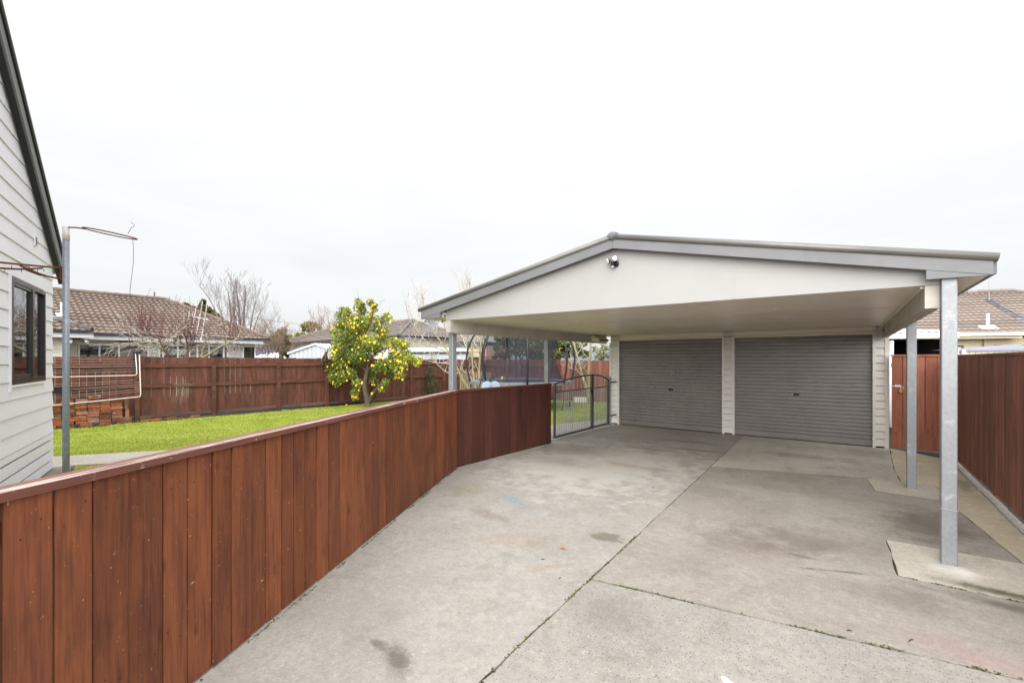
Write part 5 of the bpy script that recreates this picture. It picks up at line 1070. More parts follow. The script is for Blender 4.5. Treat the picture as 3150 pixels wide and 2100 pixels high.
def window(house,o,u,n,w,h,panes,frame=.06,lattice=(),mat='white',pull=(),curtains=()):
    # o lower left corner on the wall, u along, n outwards; o.z is the sill
    m=MB(); m.obox(o,u,n,UP,w,.05,frame); m.obox(o+UP*(h-frame),u,n,UP,w,.05,frame)
    xs_=[0]+[sum(panes[:i+1])/sum(panes)*w for i in range(len(panes))]
    for i,x in enumerate(xs_):
        xx=x if i==0 else (x-frame if i==len(xs_)-1 else x-frame/2); m.obox(o+u*xx+UP*frame,u,n,UP,frame,.052,h-2*frame)
    wf_=part(m,'window',M[mat],house)
    for i in range(len(panes)):
        a=xs_[i]+(frame if i==0 else frame/2); b=xs_[i+1]-(frame if i==len(panes)-1 else frame/2)
        if i in lattice:
            m=MB(); s_=.075; 
            for k in range(-int(h/s_)-1,int((b-a)/s_)+2):
                for sg in (1,-1):
                    pts=[]
                    for t_ in (0,1): pts.append((a+k*s_+ (h*t_ if sg==1 else h-h*t_), t_*h))
                    (x0,z0),(x1,z1)=pts
                    # clip to pane
                    def clip(x0,z0,x1,z1):
                        t0,t1=0,1; dx=x1-x0
                        if abs(dx)<1e-9: return None
                        ta,tb=sorted(((a-x0)/dx,(b-x0)/dx)); t0=max(t0,ta);t1=min(t1,tb)
                        return None if t0>=t1 else (x0+dx*t0,z0+(z1-z0)*t0,x0+dx*t1,z0+(z1-z0)*t1)
                    c=clip(x0,z0,x1,z1)
                    if c: m.tube([o+u*c[0]+UP*(c[1])+n*.03,o+u*c[2]+UP*(c[3])+n*.03],.011,4)
            part(m,'lattice',M['white'],wf_)
        m=MB(); m.add([o+u*a+n*.02+UP*frame,o+u*b+n*.02+UP*frame,o+u*b+n*.02+UP*(h-frame),o+u*a+n*.02+UP*(h-frame)],[(0,1,2,3)]); part(m,'pane',M['glass'],wf_)
        if i in curtains:
            m=MB(); vs=[]
            for k in range(13): 
                q=o+u*(a+(b-a)*k/12)-n*(.08+.02*math.sin(k*1.7)); vs+=[q+UP*frame,q+UP*(h-frame)]
            m.add(vs,[(2*k,2*k+2,2*k+3,2*k+1) for k in range(12)]); part(m,'curtain',M['curtain'],wf_)
    m=MB(); m.obox(o-n*.9+u*.0,u,n,UP,w,.02,h); m.obox(o-n*.88,u,n,UP,.01,.87,h); m.obox(o-n*.88+u*(w-.01),u,n,UP,.01,.87,h); m.obox(o-n*.88-UP*.01,u,n,UP,w,.87,.01); m.obox(o-n*.88+UP*h,u,n,UP,w,.87,.01); part(m,'room_lining',M['room'],wf_)
    return wf_
# ---- house with brown tiled roof behind the long fence
h1=thing('brick_house','long house with brown tiled hip roof and white framed windows behind the back fence','house',(-27,4,0))
u=V((0,1,0)); EZ=2.87; XE=-25.25; Y0,Y1=-9.0,11.9; pit=R(26.5); v=V((-math.cos(pit),0,math.sin(pit))); n=V((math.sin(pit),0,math.cos(pit)))
run=4.25; slope=run/math.cos(pit); rows=int(slope/.335)+1
part(tiles(V((XE,Y0,EZ)),u,v,n,Y1-Y0,rows,lambda h:0,lambda h:h*math.cos(pit)*.80,wave=.22),'roof',[M['tile_brown'],M['tile_wash']],h1)
RZ=EZ+run*math.tan(pit)
part(ridge((XE-run,Y0,RZ+.02),(XE-run,Y1-run*.8,RZ+.02)),'ridge_tiles',M['tile_brown'],h1); part(ridge((XE-run,Y1-run*.8,RZ+.02),(XE+.0,Y1,EZ+.07),.10),'hip_tiles',M['tile_brown'],h1)
m=MB(); m.add([V((XE,Y1,EZ)),V((XE-2*run,Y1,EZ)),V((XE-run,Y1-run*.8,RZ))],[(0,1,2)]); m.add([V((XE-run,Y0,RZ)),V((XE-run,Y1-run*.8,RZ)),V((XE-2*run,Y1,EZ)),V((XE-2*run,Y0,EZ))],[(0,1,2,3)]); part(m,'rear_roof',M['tile_brown'],h1)
# projecting wing at the left end
WX=-23.65; WY=4.42; wr=1.9
part(tiles(V((WX,Y0,EZ)),u,v,n,WY-Y0,int(wr/math.cos(pit)/.335)+1,lambda h:0,lambda h:h*math.cos(pit),wave=.22),'wing_roof',[M['tile_brown'],M['tile_wash']],h1)
part(ridge((WX,WY,EZ+.06),(WX-wr-.3,WY-wr-.3,EZ+(wr+.3)*math.tan(pit)+.06),.09),'hip_tiles',M['tile_wash'],h1)
m=MB(); m.add([V((WX,WY,EZ)),V((WX-wr-.4,WY-wr-.4,EZ+(wr+.4)*math.tan(pit))),V((WX-3.6,WY,EZ+.55))],[(0,1,2)]); part(m,'wing_side_roof',M['tile_brown'],h1)
for (x,ya,yb) in ((XE,WY+.02,Y1+.05),(WX,Y0,WY+.05)):
    m=MB(); m.obox((x+.02,ya,EZ-.09),(0,1,0),(1,0,0),(0,0,1),yb-ya,.10,.115); part(m,'gutter',M['guttergrey'],h1)
    m=MB(); m.obox((x-.0,ya,EZ-.27),(0,1,0),(1,0,0),(0,0,1),yb-ya-.35*(x==XE),.02,.175); part(m,'fascia',M['white'],h1)
    m=MB(); m.box(x-.62,x-.001,ya,yb-.05,EZ-.275,EZ-.262); part(m,'soffit',M['white'],h1)
m=MB(); m.box(WX-1.6,WX,WY-.03,WY-.01,EZ-.27,EZ-.1); part(m,'fascia',M['white'],h1)
WL=XE-.6   # wall plane
def hwl(mat,ya,yb,z0=0,z1=EZ-.25,x=WL,nm='wall'):
    m=MB(); m.add([V((x,ya,z0)),V((x,yb,z0)),V((x,yb,z1)),V((x,ya,z1))],[(0,1,2,3)],.5,[(ya,z0,0),(yb,z0,0),(yb,z1,0),(ya,z1,0)]); return part(m,nm,M[mat],h1)
yv=lambda px: (lambda d:(-0)+ (d.y/d.x)*WL)((FW+RT*((px-1575)/FPX)))   # y where a photo column meets the wall plane
def wallwin(p0,p1,zs_,zt_,panes,**kw): return (yv(p0),yv(p1),zs_,zt_,panes,kw)
wins=[wallwin(239,368,1.15,2.44,(1,1)),wallwin(453,584,.9,2.5,(1.15,.35,1.5,1.3),lattice=(0,)),wallwin(640,785,.7,2.5,(1.4,.35,1.5,1.25),lattice=(2,))]
edge=[(Y0,wins[0][0]),(wins[0][1],wins[1][0]),(wins[1][1],wins[2][0]),(wins[2][1],Y1-.6)]
yb0=yv(368)
for i,(a,b) in enumerate(edge):
    if i==0: hwl('cream',a,b)
    elif i==1: hwl('brickwall',a,b,nm='brick_wall')
    elif i==2: hwl('brickwall',a,b,nm='brick_wall')
    elif b-a>.05: hwl('cream',a,b)
for a,b,zs_,zt_,p_,kw in wins:
    hwl('cream',a,b,0,zs_); hwl('cream',a,b,zt_,EZ-.25); window(h1,V((WL-.0,a,zs_)),V((0,1,0)),V((1,0,0)),b-a,zt_-zs_,p_,**kw)
m=MB(); m.box(WL-8,WL,Y1-.62,Y1-.6,0,EZ-.25); part(m,'end_wall',M['cream'],h1)
m=MB(); 
z=.1; xw=WX-.6
while z<EZ-.3: m.add([V((xw+.015,Y0,z)),V((xw+.015,WY-.75,z)),V((xw,WY-.75,z+.16)),V((xw,Y0,z+.16))],[(0,1,2,3)]); z+=.16
part(m,'weatherboard_wall',M['cream'],h1)
m=MB(); m.box(WL,xw,WY-.77,WY-.75,0,EZ-.25); part(m,'wing_side_wall',M['cream'],h1)
m=MB(); m.box(xw-.02,xw+.03,WY-.78,WY-.62,0,EZ-.25); part(m,'corner_board',M['white'],h1)
yp=yv(606); m=MB(); m.tube([(WL+.06,yp,0),(WL+.06,yp,EZ-.3)],.04,8); part(m,'downpipe',M['white'],h1)
f1=thing('eave_spotlight','small twin white spotlight under the brown roofed house eave','spotlight',(WX-.35,WY-.3,EZ-.28))
c=V((WX-.3,WY-.35,EZ-.30)); m=MB(); m.bbox(c,.2,.16,.05); m.tube([c,c+V((.12,-.16,-.05))],.02,6); m.tube([c,c+V((.12,.16,-.05))],.02,6); part(m,'base',M['black'],f1)
for s_ in (-1,1): m=MB(); q=c+V((.15,.19*s_,-.08)); m.tube([q,q+V((.09,.06*s_,-.05))],[.035,.06],10); part(m,'lamp',M['white'],f1)
m=MB(); vp_=V((XE,4.0,EZ))+v*1.7; vp_.y=yv(190)*(vp_.x/WL); m.tube([vp_-UP*.05,vp_+UP*.55],.05,8); m.bbox(vp_+n*.03,.35,.35,.02,Matrix.Rotation(pit,3,'Y')); part(m,'vent_pipe',M['white'],h1)
m=MB(); q=V((XE-run,8.0,RZ+.1)); m.tube([q,q+UP*.25],.03,6); part(m,'flue',M['tile_brown'],h1)
# aerial
aD=20.6; an=thing('tv_aerial','white television aerial of upright rods standing at the brown roof gutter','aerial',tuple(at(633,1041,aD)))
m=MB(); m.tube([at(633,1047,aD),at(633,985,aD)],.018,6); part(m,'mast',M['galv_old'],an)
m=MB(); m.tube([at(579,971,aD),at(608,976,aD),at(640,983,aD)],.016,6); part(m,'boom',M['white'],an)
for (xa,ya,xb,yb) in ((583,955,577,990),(594,956,588,990),(605,935,589,1026),(623,926,603,1040),(638,929,619,1046)):
    m=MB(); m.tube([at(xa,ya,aD),at(xb,yb,aD)],.012,6); part(m,'element',M['white'],an)
m=MB(); m.bbox(at(618,1044,aD),.07,.05,.16); part(m,'junction_box',M['white'],an)
# ---- cream house with taupe hip roof
h2=thing('cream_house','cream clad house with taupe tiled hip roof behind the lemon tree','house',(-24,19,0))
Nn=V((-20.3,16.7,3.12)); bv=V((.13,.9915,0)).normalized(); av=V((-bv.y,bv.x,0)); wd=5.4; ln=19.2; pit2=R(24)
vb=(-bv*-1); # up-slope of the long face runs along +b
vA=V((bv.x*math.cos(pit2),bv.y*math.cos(pit2),math.sin(pit2))); nA=V((-bv.x*math.sin(pit2),-bv.y*math.sin(pit2),math.cos(pit2)))
cs=math.cos(pit2); hw2=wd/2
part(tiles(Nn+av*ln,-av,vA,nA,ln,int(hw2/cs/.335)+1,lambda h:h*cs*1.45,lambda h:h*cs,wave=.23,amp=.014,step=.05,samp=4),'roof',[M['tile_taupe'],M['tile_wash']],h2)
vB=V((av.x*cs,av.y*cs,math.sin(pit2))); nB=V((-av.x*math.sin(pit2),-av.y*math.sin(pit2),math.cos(pit2)))
part(tiles(Nn,bv,vB,nB,wd,int(hw2/cs/.335)+1,lambda h:h*cs,lambda h:h*cs,wave=.23,amp=.024,step=.05),'hip_roof',[M['tile_taupe'],M['tile_wash']],h2)
ap=Nn+bv*hw2+av*hw2+UP*(hw2*math.tan(pit2)); ap2=Nn+bv*hw2+av*(ln-hw2*1.45)+UP*(hw2*math.tan(pit2))
part(ridge(Nn+UP*.06,ap+UP*.05,.08),'hip_tiles',M['rollcap'],h2); part(ridge(Nn+bv*wd+UP*.06,ap+UP*.05,.08),'hip_tiles',M['tile_taupe'],h2); part(ridge(ap+UP*.03,ap2+UP*.03,.09),'ridge_tiles',M['tile_taupe'],h2); part(ridge(Nn+av*ln+UP*.05,ap2+UP*.03,.08),'hip_tiles',M['tile_taupe'],h2)
m=MB(); m.add([Nn+bv*wd,Nn+bv*wd+av*ln,ap2,ap],[(0,1,2,3)]); m.add([Nn+av*ln,Nn+av*ln+bv*wd,ap2],[(0,1,2)]); part(m,'rear_roof',M['tile_taupe'],h2)
for o_,d_,l_ in ((Nn,av,ln),(Nn,bv,wd)):
    nn_=(-bv if d_ is av else -av); m=MB(); m.obox(o_-UP*.10+nn_*.0,d_,nn_,UP,l_,.11,.12); part(m,'gutter',M['guttergrey'],h2)
    m=MB(); m.obox(o_-nn_*.45-UP*3.1,d_,-nn_,UP,l_,.05,2.98); part(m,'wall',M['cream'],h2)
    m=MB(); m.obox(o_-nn_*.45-UP*.13,d_,nn_,UP,l_,.45,.02); part(m,'soffit',M['white'],h2)
m=MB(); q=Nn+av*(ln-3.1)-bv*-.43-UP*3.1; m.tube([q,q+UP*3.0],.04,6); part(m,'downpipe',M['cream'],h2)
q=Nn+bv*1.0+av*.43-UP*(3.12-1.72); m=MB(); m.obox(q,bv,-av,UP,2.2,.05,.55); wq=part(m,'window',M['guttergrey'],h2); m=MB(); m.obox(q+bv*.06-av*.052+UP*.05,bv,-av,UP,2.08,.004,.45); part(m,'pane',M['room'],wq)
q=ap+bv*2.3+UP*.15-av*.8
ds=thing('satellite_dish','pale satellite dish on a short pole above the taupe roof','satellite dish',tuple(q))
dD=26.3; c=at(1322,998,dD); m=MB(); nr=(V((0,0,CAMZ))-c).normalized(); nr=(nr+RT*.35+UP*.15).normalized(); e1=nr.cross(UP).normalized(); e2=e1.cross(nr); vs=[c-nr*.08]
for r_,dd in ((.2,-.05),(.38,.02)): vs+=[c+(e1*math.cos(6.2832*i/18)+e2*math.sin(6.2832*i/18)*1.1)*r_+nr*dd for i in range(18)]
m.add(vs,[(0,1+i,1+(i+1)%18) for i in range(18)]+[(1+i,19+i,19+(i+1)%18,1+(i+1)%18) for i in range(18)]); part(m,'dish',M['barge'],ds,True)
m=MB(); m.tube([c-nr*.08,c-nr*.2-UP*.2,c-nr*.2-UP*.75],.03,6); part(m,'pole',M['galv_old'],ds); m=MB(); m.tube([c-e2*.36,c+nr*.3-e2*.12],.012,5); m.bbox(c+nr*.32-e2*.1,.06,.06,.09); part(m,'feed_arm',M['galv_old'],ds)
# ---- beige house part seen between post and trampoline
h4=thing('beige_house','beige clad house with dark eave band between the carport post and the trampoline','house',tuple(at(1440,1105,26)))
A=at(1396,1106.5,26);B=at(1500,1106.5,25.2); ax=(B-A); lw=ax.length; ax.normalize(); nr=ax.cross(UP); A.z=0
m=MB(); m.obox(A,ax,-nr,UP,lw,3,2.55); part(m,'wall',M['beige'],h4)
m=MB(); m.obox(A+UP*2.55+nr*.3,ax,-nr,UP,lw,3.4,.22); part(m,'eave_band',M['guttergrey'],h4)
m=MB(); m.obox(A+UP*2.2+nr*.35,ax,-nr,UP,lw,.4,.14); part(m,'balcony_rail',M['beige'],h4)
m=MB(); m.obox(A+UP*1.9+nr*.30+ax*.2,ax,-nr,UP,lw-.3,.3,.28); part(m,'balcony_panel',M['beige'],h4)
part(tiles(A+UP*2.78+nr*.35,ax,(-nr*math.cos(R(22))+UP*math.sin(R(22))),(nr*math.sin(R(22))+UP*math.cos(R(22))),lw,8,lambda h:0,lambda h:h*.7,wave=.23),'roof',[M['tile_taupe'],M['tile_wash']],h4)
m=MB(); m.obox(A+UP*.9+ax*.5+nr*.01,ax,nr,UP,.9,.03,1.0); part(m,'window',M['white'],h4)
# ---- steel sheds behind the fence
def shed(label,A,d,wd_,dp,hw_,hr,mat_w,mat_r,rib=.19):
    A=V(A); d=V(d).normalized(); nn=V((-d.y,d.x,0)); t_=thing('garden_shed',label,'shed',tuple(A))
    m=MB(); k=int(wd_/rib*2); prof=[]
    hh=lambda s:hw_+(hr-hw_)*(1-abs(2*s/wd_-1))
    vs=[]
    for i in range(k*2+1):
        s=wd_*i/(k*2); o_=.012 if (i//2)%2 else 0; vs+=[A+d*s-nn*o_,A+d*s-nn*o_+UP*hh(s)]
    m.add(vs,[(2*i,2*i+2,2*i+3,2*i+1) for i in range(k*2)]); m.add([A+nn*dp,A+d*wd_+nn*dp,A+d*wd_+nn*dp+UP*hw_,A+nn*dp+UP*hw_],[(0,1,2,3)])
    for e in (0,wd_): m.add([A+d*e,A+d*e+nn*dp,A+d*e+nn*dp+UP*hw_,A+d*e+UP*hw_],[(0,1,2,3)])
    part(m,'wall',mat_w,t_)
    m=MB(); ov=.06
    for s0,s1 in ((-.06,wd_/2),(wd_/2,wd_+.06)):
        h0=hh(max(0,min(wd_,s0)))+.02-(.0);h1_=hh(max(0,min(wd_,s1)))+.02
        vs=[]; 
        for i in range(21):
            y=-ov+(dp+2*ov)*i/20; z=.015*(i%2); vs+=[A+d*s0+nn*y+UP*(h0+z),A+d*s1+nn*y+UP*(h1_+z)]
        m.add(vs,[(2*i,2*i+2,2*i+3,2*i+1) for i in range(20)])
    part(m,'roof',mat_r,t_)
    m=MB()
    for s0,s1 in ((-.06,wd_/2),(wd_/2,wd_+.06)):
        p=A+d*s0-nn*(ov+.005)+UP*(hh(max(0,s0))-.05); q=A+d*s1-nn*(ov+.005)+UP*(hh(min(wd_,s1))-.05); m.add([p,q,q+UP*.09,p+UP*.09,p+nn*.03,q+nn*.03,q+nn*.03+UP*.09,p+nn*.03+UP*.09],[(0,1,2,3),(7,6,5,4),(3,2,6,7),(0,4,5,1)])
    part(m,'barge_flashing',M['zinc'],t_)
    return t_
sL=at(890,1106.5,18.6); sR=at(1055,1106.5,18.2); sL.z=sR.z=0
shed('pale grey steel garden shed with white roof behind the fence, left of the lemon tree',sL,(sR-sL),(sR-sL).length,2.6,2.02,2.40,M['zinc'],M['whiteroof'])
s2L=at(1195,1106.5,23.0); s2R=at(1440,1106.5,23.6); s2L.z=s2R.z=0
t_=thing('garden_shed','long low grey steel shed with pale roof behind the fence corner','shed',tuple(s2L))
d=(s2R-s2L).normalized(); nn=V((-d.y,d.x,0)); wl_=(s2R-s2L).length
m=MB(); vs=[]
for i in range(61): s=wl_*i/60; vs+=[s2L+d*s-nn*(.012 if (i//2)%2 else 0),s2L+d*s-nn*(.012 if (i//2)%2 else 0)+UP*(2.10+.06*i/60)]
m.add(vs,[(2*i,2*i+2,2*i+3,2*i+1) for i in range(60)]); part(m,'wall',M['zinc'],t_)
m=MB(); vs=[]
for i in range(61): s=wl_*i/60; z=.012*(i%2)+2.14+.06*i/60; vs+=[s2L+d*s-nn*.08+UP*z,s2L+d*s+nn*2.6+UP*(z+.26)]
m.add(vs,[(2*i,2*i+2,2*i+3,2*i+1) for i in range(60)]); part(m,'roof',M['whiteroof'],t_)
m=MB(); m.obox(s2L-nn*.09+UP*2.07,d,nn,UP,wl_,.02,.07); part(m,'barge_flashing',M['guttergrey'],t_)
# ---- house with tan roof on the right
h3=thing('tan_roofed_house','beige house with tan tiled roof and white gutter behind the right fence','house',(4,28,0))
E1=V((3.61,26.5,2.85)); u3=V((.9622,.2724,0)); n3=V((.2724,-.9622,0)); p3=R(26); v3_=V((-n3.x*math.cos(p3),-n3.y*math.cos(p3),math.sin(p3))); nn3=V((n3.x*math.sin(p3),n3.y*math.sin(p3),math.cos(p3)))
st=E1-u3*6.0; L3=8.25+.0; run3=4.5; sl3=run3/math.cos(p3)
lat=lambda px:(px)
def wsh(s,h): c_=8.85; return abs(s-c_-.0)<.16 and h<3.75
part(tiles(st,u3,v3_,nn3,L3+6,int(sl3/.335)+1,lambda h:0,lambda h:h*math.cos(p3)*.9,wash=wsh,wave=.22),'roof',[M['tile_tan'],M['tile_wash']],h3)
rp0=st+v3_*sl3; part(ridge(rp0+UP*.05,rp0+u3*(L3+6-run3*.9)+UP*.05,.10),'ridge_tiles',M['tile_tan'],h3)
part(ridge(st+u3*(L3+6)+UP*.05,rp0+u3*(L3+6-run3*.9)+UP*.05,.10),'hip_tiles',M['tile_tan'],h3)
m=MB(); m.add([rp0,rp0+u3*(L3+6-run3*.9),st+u3*(L3+6)-n3*2*run3,st-n3*2*run3],[(0,1,2,3)]); part(m,'rear_roof',M['tile_tan'],h3)
m=MB(); m.obox(st+n3*.0-UP*.10,u3,n3,UP,8.2,.11,.12); part(m,'gutter',M['white'],h3)
m=MB(); m.obox(st-UP*.22,u3,n3,UP,8.2,.02,.10); part(m,'fascia',M['beige'],h3)
m=MB(); m.obox(st-n3*.55-UP*2.85,u3,n3,UP,14,.05,2.66); part(m,'wall',M['beige'],h3)
m=MB(); m.obox(st-n3*.55-UP*.2,u3,n3,UP,8.2,.55,.02); part(m,'soffit',M['white'],h3)
def pxs(px,z):   # distance along the eave line where a photo column crosses the wall
    dd=FW+RT*((px-1575)/FPX); b_=st-n3*.5; k=(b_.x*n3.x+b_.y*n3.y)/(dd.x*n3.x+dd.y*n3.y); P_=V((dd.x*k,dd.y*k,0)); return (P_-V((b_.x,b_.y,0))).dot(u3)
for a,b in ((2925,2963),(3060,3114),(3137,3160)):
    s0,s1=pxs(a,0),pxs(b,0); window(h3,st-n3*.5+u3*s0-UP*(2.85-1.25),u3,n3,s1-s0,1.12,(1,),frame=.07,mat='guttergrey',curtains=(0,))
s0=pxs(3026,0); m=MB(); q=st-n3*.42+u3*s0-UP*2.85; m.tube([q,q+UP*2.62],.045,8); part(m,'downpipe',M['beige'],h3)
m=MB(); q=st+u3*(pxs(3024,0)+.15)+v3_*.55; m.tube([q,q+UP*.62],.055,8); m.bbox(q+nn3*.04,.55,.4,.02,Matrix.Rotation(.2754,3,'Z')@Matrix.Rotation(p3,3,'X')); part(m,'vent_pipe',M['white'],h3)
m=MB(); q=st+u3*8.85+v3_*3.85; m.tube([q,q+UP*.95],[.02,.008],6); part(m,'whip_aerial',M['galv_old'],h3)
# veranda in front of it
vr=thing('veranda','dark open veranda with white gutter and corrugated roof behind the timber gate','veranda',(1.4,14,0))
ga_=at(2700,1036,11.8); gb_=at(2941,1029.5,11.6); ax=(gb_-ga_); lw=ax.length; ax.normalize(); axh=V((ax.x,ax.y,0)).normalized(); nv=axh.cross(UP)
m=MB(); m.obox(ga_-UP*.06,ax,nv,UP,lw,.1,.13); part(m,'gutter',M['white'],vr)
m=MB(); vs=[]; k=44
for i in range(k+1):
    z=.016*math.sin(i*math.pi/2); vs+=[ga_+ax*(lw*i/k)+UP*(.09+z),ga_+ax*(lw*i/k)-nv*3.2+UP*(.42+z)]
m.add(vs,[(2*i,2*i+2,2*i+3,2*i+1) for i in range(k)]); part(m,'roof_sheet',M['whiteroof'],vr)
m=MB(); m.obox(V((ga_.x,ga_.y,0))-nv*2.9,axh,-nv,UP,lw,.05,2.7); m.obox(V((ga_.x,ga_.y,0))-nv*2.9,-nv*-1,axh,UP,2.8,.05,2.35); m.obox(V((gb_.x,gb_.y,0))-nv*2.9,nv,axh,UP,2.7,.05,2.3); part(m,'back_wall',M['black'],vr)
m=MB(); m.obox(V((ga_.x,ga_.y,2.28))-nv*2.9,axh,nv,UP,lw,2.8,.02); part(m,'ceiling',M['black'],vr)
pp=at(2741,1060,11.75); m=MB(); m.tube([(pp.x,pp.y,0),(pp.x,pp.y,2.25)],.055,12); part(m,'post',M['white'],vr,True)
m=MB(); q=V((gb_.x,gb_.y,0))-nv*.12
for i in range(14):
    z=.6+i*.11; m.bbox(q+UP*z+axh*(.02*math.sin(i*1.9)),.11+.03*math.sin(i*2.3),.1,.13)
part(m,'drain_chain',M['dark'],vr)
# neighbour's lean-to roof over the fence
ls=thing('lean_to_shed','cream steel lean-to with pale lavender roof just beyond the right fence','shed',(2.6,13,0))
A=at(2946,1079,10.6);B=at(3240,1041,10.0); A.z=1.985; B2=V((B.x,B.y,A.z)); ax=(B2-A); lw=ax.length; ax.normalize(); nv=ax.cross(UP)
m=MB(); vs=[]; k=120
for i in range(k+1):
    s=lw*i/k; o_=.025 if (i%8) in (0,1) else 0; vs+=[V((A.x,A.y,0))+ax*s+nv*o_,V((A.x,A.y,1.955))+ax*s+nv*o_]
m.add(vs,[(2*i,2*i+2,2*i+3,2*i+1) for i in range(k)]); part(m,'wall',M['cream'],ls)
m=MB(); m.add([A+nv*.08,A+ax*lw+nv*.08,A+ax*lw-nv*1.3+UP*.15,A-nv*1.3+UP*.01],[(0,1,2,3)]); m.add([A+nv*.08-UP*.03,A+ax*lw+nv*.08-UP*.03,A+ax*lw+nv*.08+UP*.012,A+nv*.08+UP*.012],[(0,1,2,3)]); part(m,'roof',M['lavender'],ls)
m=MB(); m.tube([V((A.x,A.y,0))+nv*.06+ax*.08,A+nv*.06+ax*.08],.045,8); part(m,'downpipe',M['zinc'],ls)
# ================================================================== DISTANT TREES
bt=thing('bare_tree','large bare winter tree with fine twigs above the brown tiled roof','tree',tuple(at(735,1106,34)))
bD=34; m=MB(); rb=random.Random(21)
for px,r0,r1 in (([(745,1110),(742,1040),(738,995),(735,955),(730,915),(726,880)],.15,.03),([(752,1110),(752,1030),(750,985),(751,945),(755,905),(752,875)],.14,.03),([(712,1110),(712,1030),(710,970),(706,930),(701,895)],.11,.025),([(718,1110),(722,1000),(720,945),(717,905)],.09,.02)): 
    o_=limb(m,px,bD,r0,r1,6,rb.uniform(-1,1))
    for k in range(15):
        j=rb.randint(4,len(o_)-1); p_=o_[j]; sd=rb.choice((-1,1)); grow(m,p_,RT*sd*rb.uniform(.4,.9)+UP*rb.uniform(.7,1.3)+FW*rb.gauss(0,.5),rb.uniform(.7,1.15)*(1.1-.6*j/len(o_)),.014,3,.27,.24,(2,3),.74,4,rb,.0045,.08)
for px in ([(748,1100),(775,1030),(790,985),(798,965)],[(752,1100),(790,1050),(812,1020),(822,1000)],[(746,1100),(770,1010),(778,960),(785,930)],[(712,1090),(680,1000),(650,930),(615,880)],[(712,1090),(690,990),(668,920)],[(750,1100),(810,1070),(845,1040)]):
    o_=limb(m,px,bD,.07,.015,5,rb.uniform(-1,1))
    for k in range(9): grow(m,rb.choice(o_[3:]),RT*rb.gauss(.0,.4)+UP*rb.uniform(.5,1.2)+FW*rb.gauss(0,.4),rb.uniform(.6,1.0),.012,3,.30,.2,(2,3),.74,4,rb,.0045,.08)
part(m,'branches',M['greytwig'],bt)
tn=thing('twiggy_shrub','dense tan leafless shrub at the right end of the brown roof','shrub',tuple(at(815,1106,30)))
m=MB()
for k in range(60): grow(m,at(rb.uniform(785,858),rb.uniform(1055,1110),30+rb.uniform(-1,1)),RT*rb.gauss(0,.7)+UP*rb.uniform(.4,1)+FW*rb.gauss(0,.5),rb.uniform(.5,.95),.022,3,.45,.1,(2,4),.74,3,rb,.007,.12)
part(m,'branches',M['tanwig'],tn)
def tree(label,px_blobs,D,mat,leaf,dens,name='evergreen_tree',cat='tree',trunk=None,aspect=.55,tone=.5):
    x0=sum(b[0] for b in px_blobs)/len(px_blobs); q=at(x0,1106,D); t_=thing(name,label,cat,(q.x,q.y,0)); cl=[]
    rr_=random.Random(len(label))
    for x,y,r_ in px_blobs:
        rad=r_/FPX*D; c=at(x,y,D+rr_.uniform(-1,1)*rad*1.2); cl.append((c,(rad,rad,rad*.9),int(dens*(r_/10)**2)+12,tone+rr_.uniform(-.2,.2)))
    part(leaves(cl,leaf,aspect,.1),'crown',M[mat],t_)
    m=MB(); tp_=trunk or [(x0,1112),(x0+2,1085),(x0,1060)]
    limb(m,tp_,D,max(.06,.006*D),.03,6)
    for x,y,r_ in px_blobs[::2]: m.tube([at(tp_[-1][0],tp_[-1][1]+8,D),at(x,y,D)],[.03,.015],5)
    part(m,'trunk',M['bark'],t_); return t_
tree('dark brown green conifer behind the brown roof hip',[(626,928,7),(624,940,12),(630,955,18),(612,958,14),(645,965,18),(660,975,16),(676,985,14),(640,985,22),(620,980,20),(665,1000,22),(690,1000,14),(600,950,8),(600,965,10),(700,1020,16)],40,'conifer',.30,90,'conifer_tree',trunk=[(640,1110),(638,1040),(632,960)])
tree('small brown green shrub at the roof ridge left of the conifer',[(575,938,9),(584,946,9),(566,948,8)],42,'conifer',.28,60,'evergreen_shrub','shrub',trunk=[(576,1100),(576,1000),(576,950)])
tree('dark green tree between the tan shrub and the cream house',[(860,1025,14),(872,1015,10),(850,1040,14),(868,1045,18),(880,1060,16),(862,1070,20),(880,1082,16),(890,1090,14),(850,1062,12),(876,1034,10)],36,'evergreen',.24,80,trunk=[(866,1112),(864,1075),(866,1040)])
tree('pale olive green tree with separate clumps left of the cream roof',[(936,1003,11),(945,996,9),(956,998,10),(968,1000,9),(960,1010,10),(950,1012,10),(980,1003,8),(985,1015,8),(935,1014,6),(930,1030,9),(940,1040,12),(915,1030,7),(905,1040,8),(895,1048,8),(920,1045,9),(890,1036,7)],55,'olive',.5,85,trunk=[(950,1110),(948,1060),(952,1020)],tone=.55)
bz=thing('bare_tree','small faint bare tree behind the cream house roof','tree',tuple(at(985,1106,46))); m=MB()
for k in range(40): grow(m,at(rb.uniform(955,1025),rb.uniform(1000,1060),46+rb.uniform(-1,1)),RT*rb.gauss(0,.6)+UP*rb.uniform(.5,1.2),rb.uniform(.7,1.3),.025,2,.4,.2,(2,4),.74,3,rb,.010)
m.tube([at(985,1110,46),at(985,1020,46)],[.15,.05],6); part(m,'branches',M['tanwig'],bz)
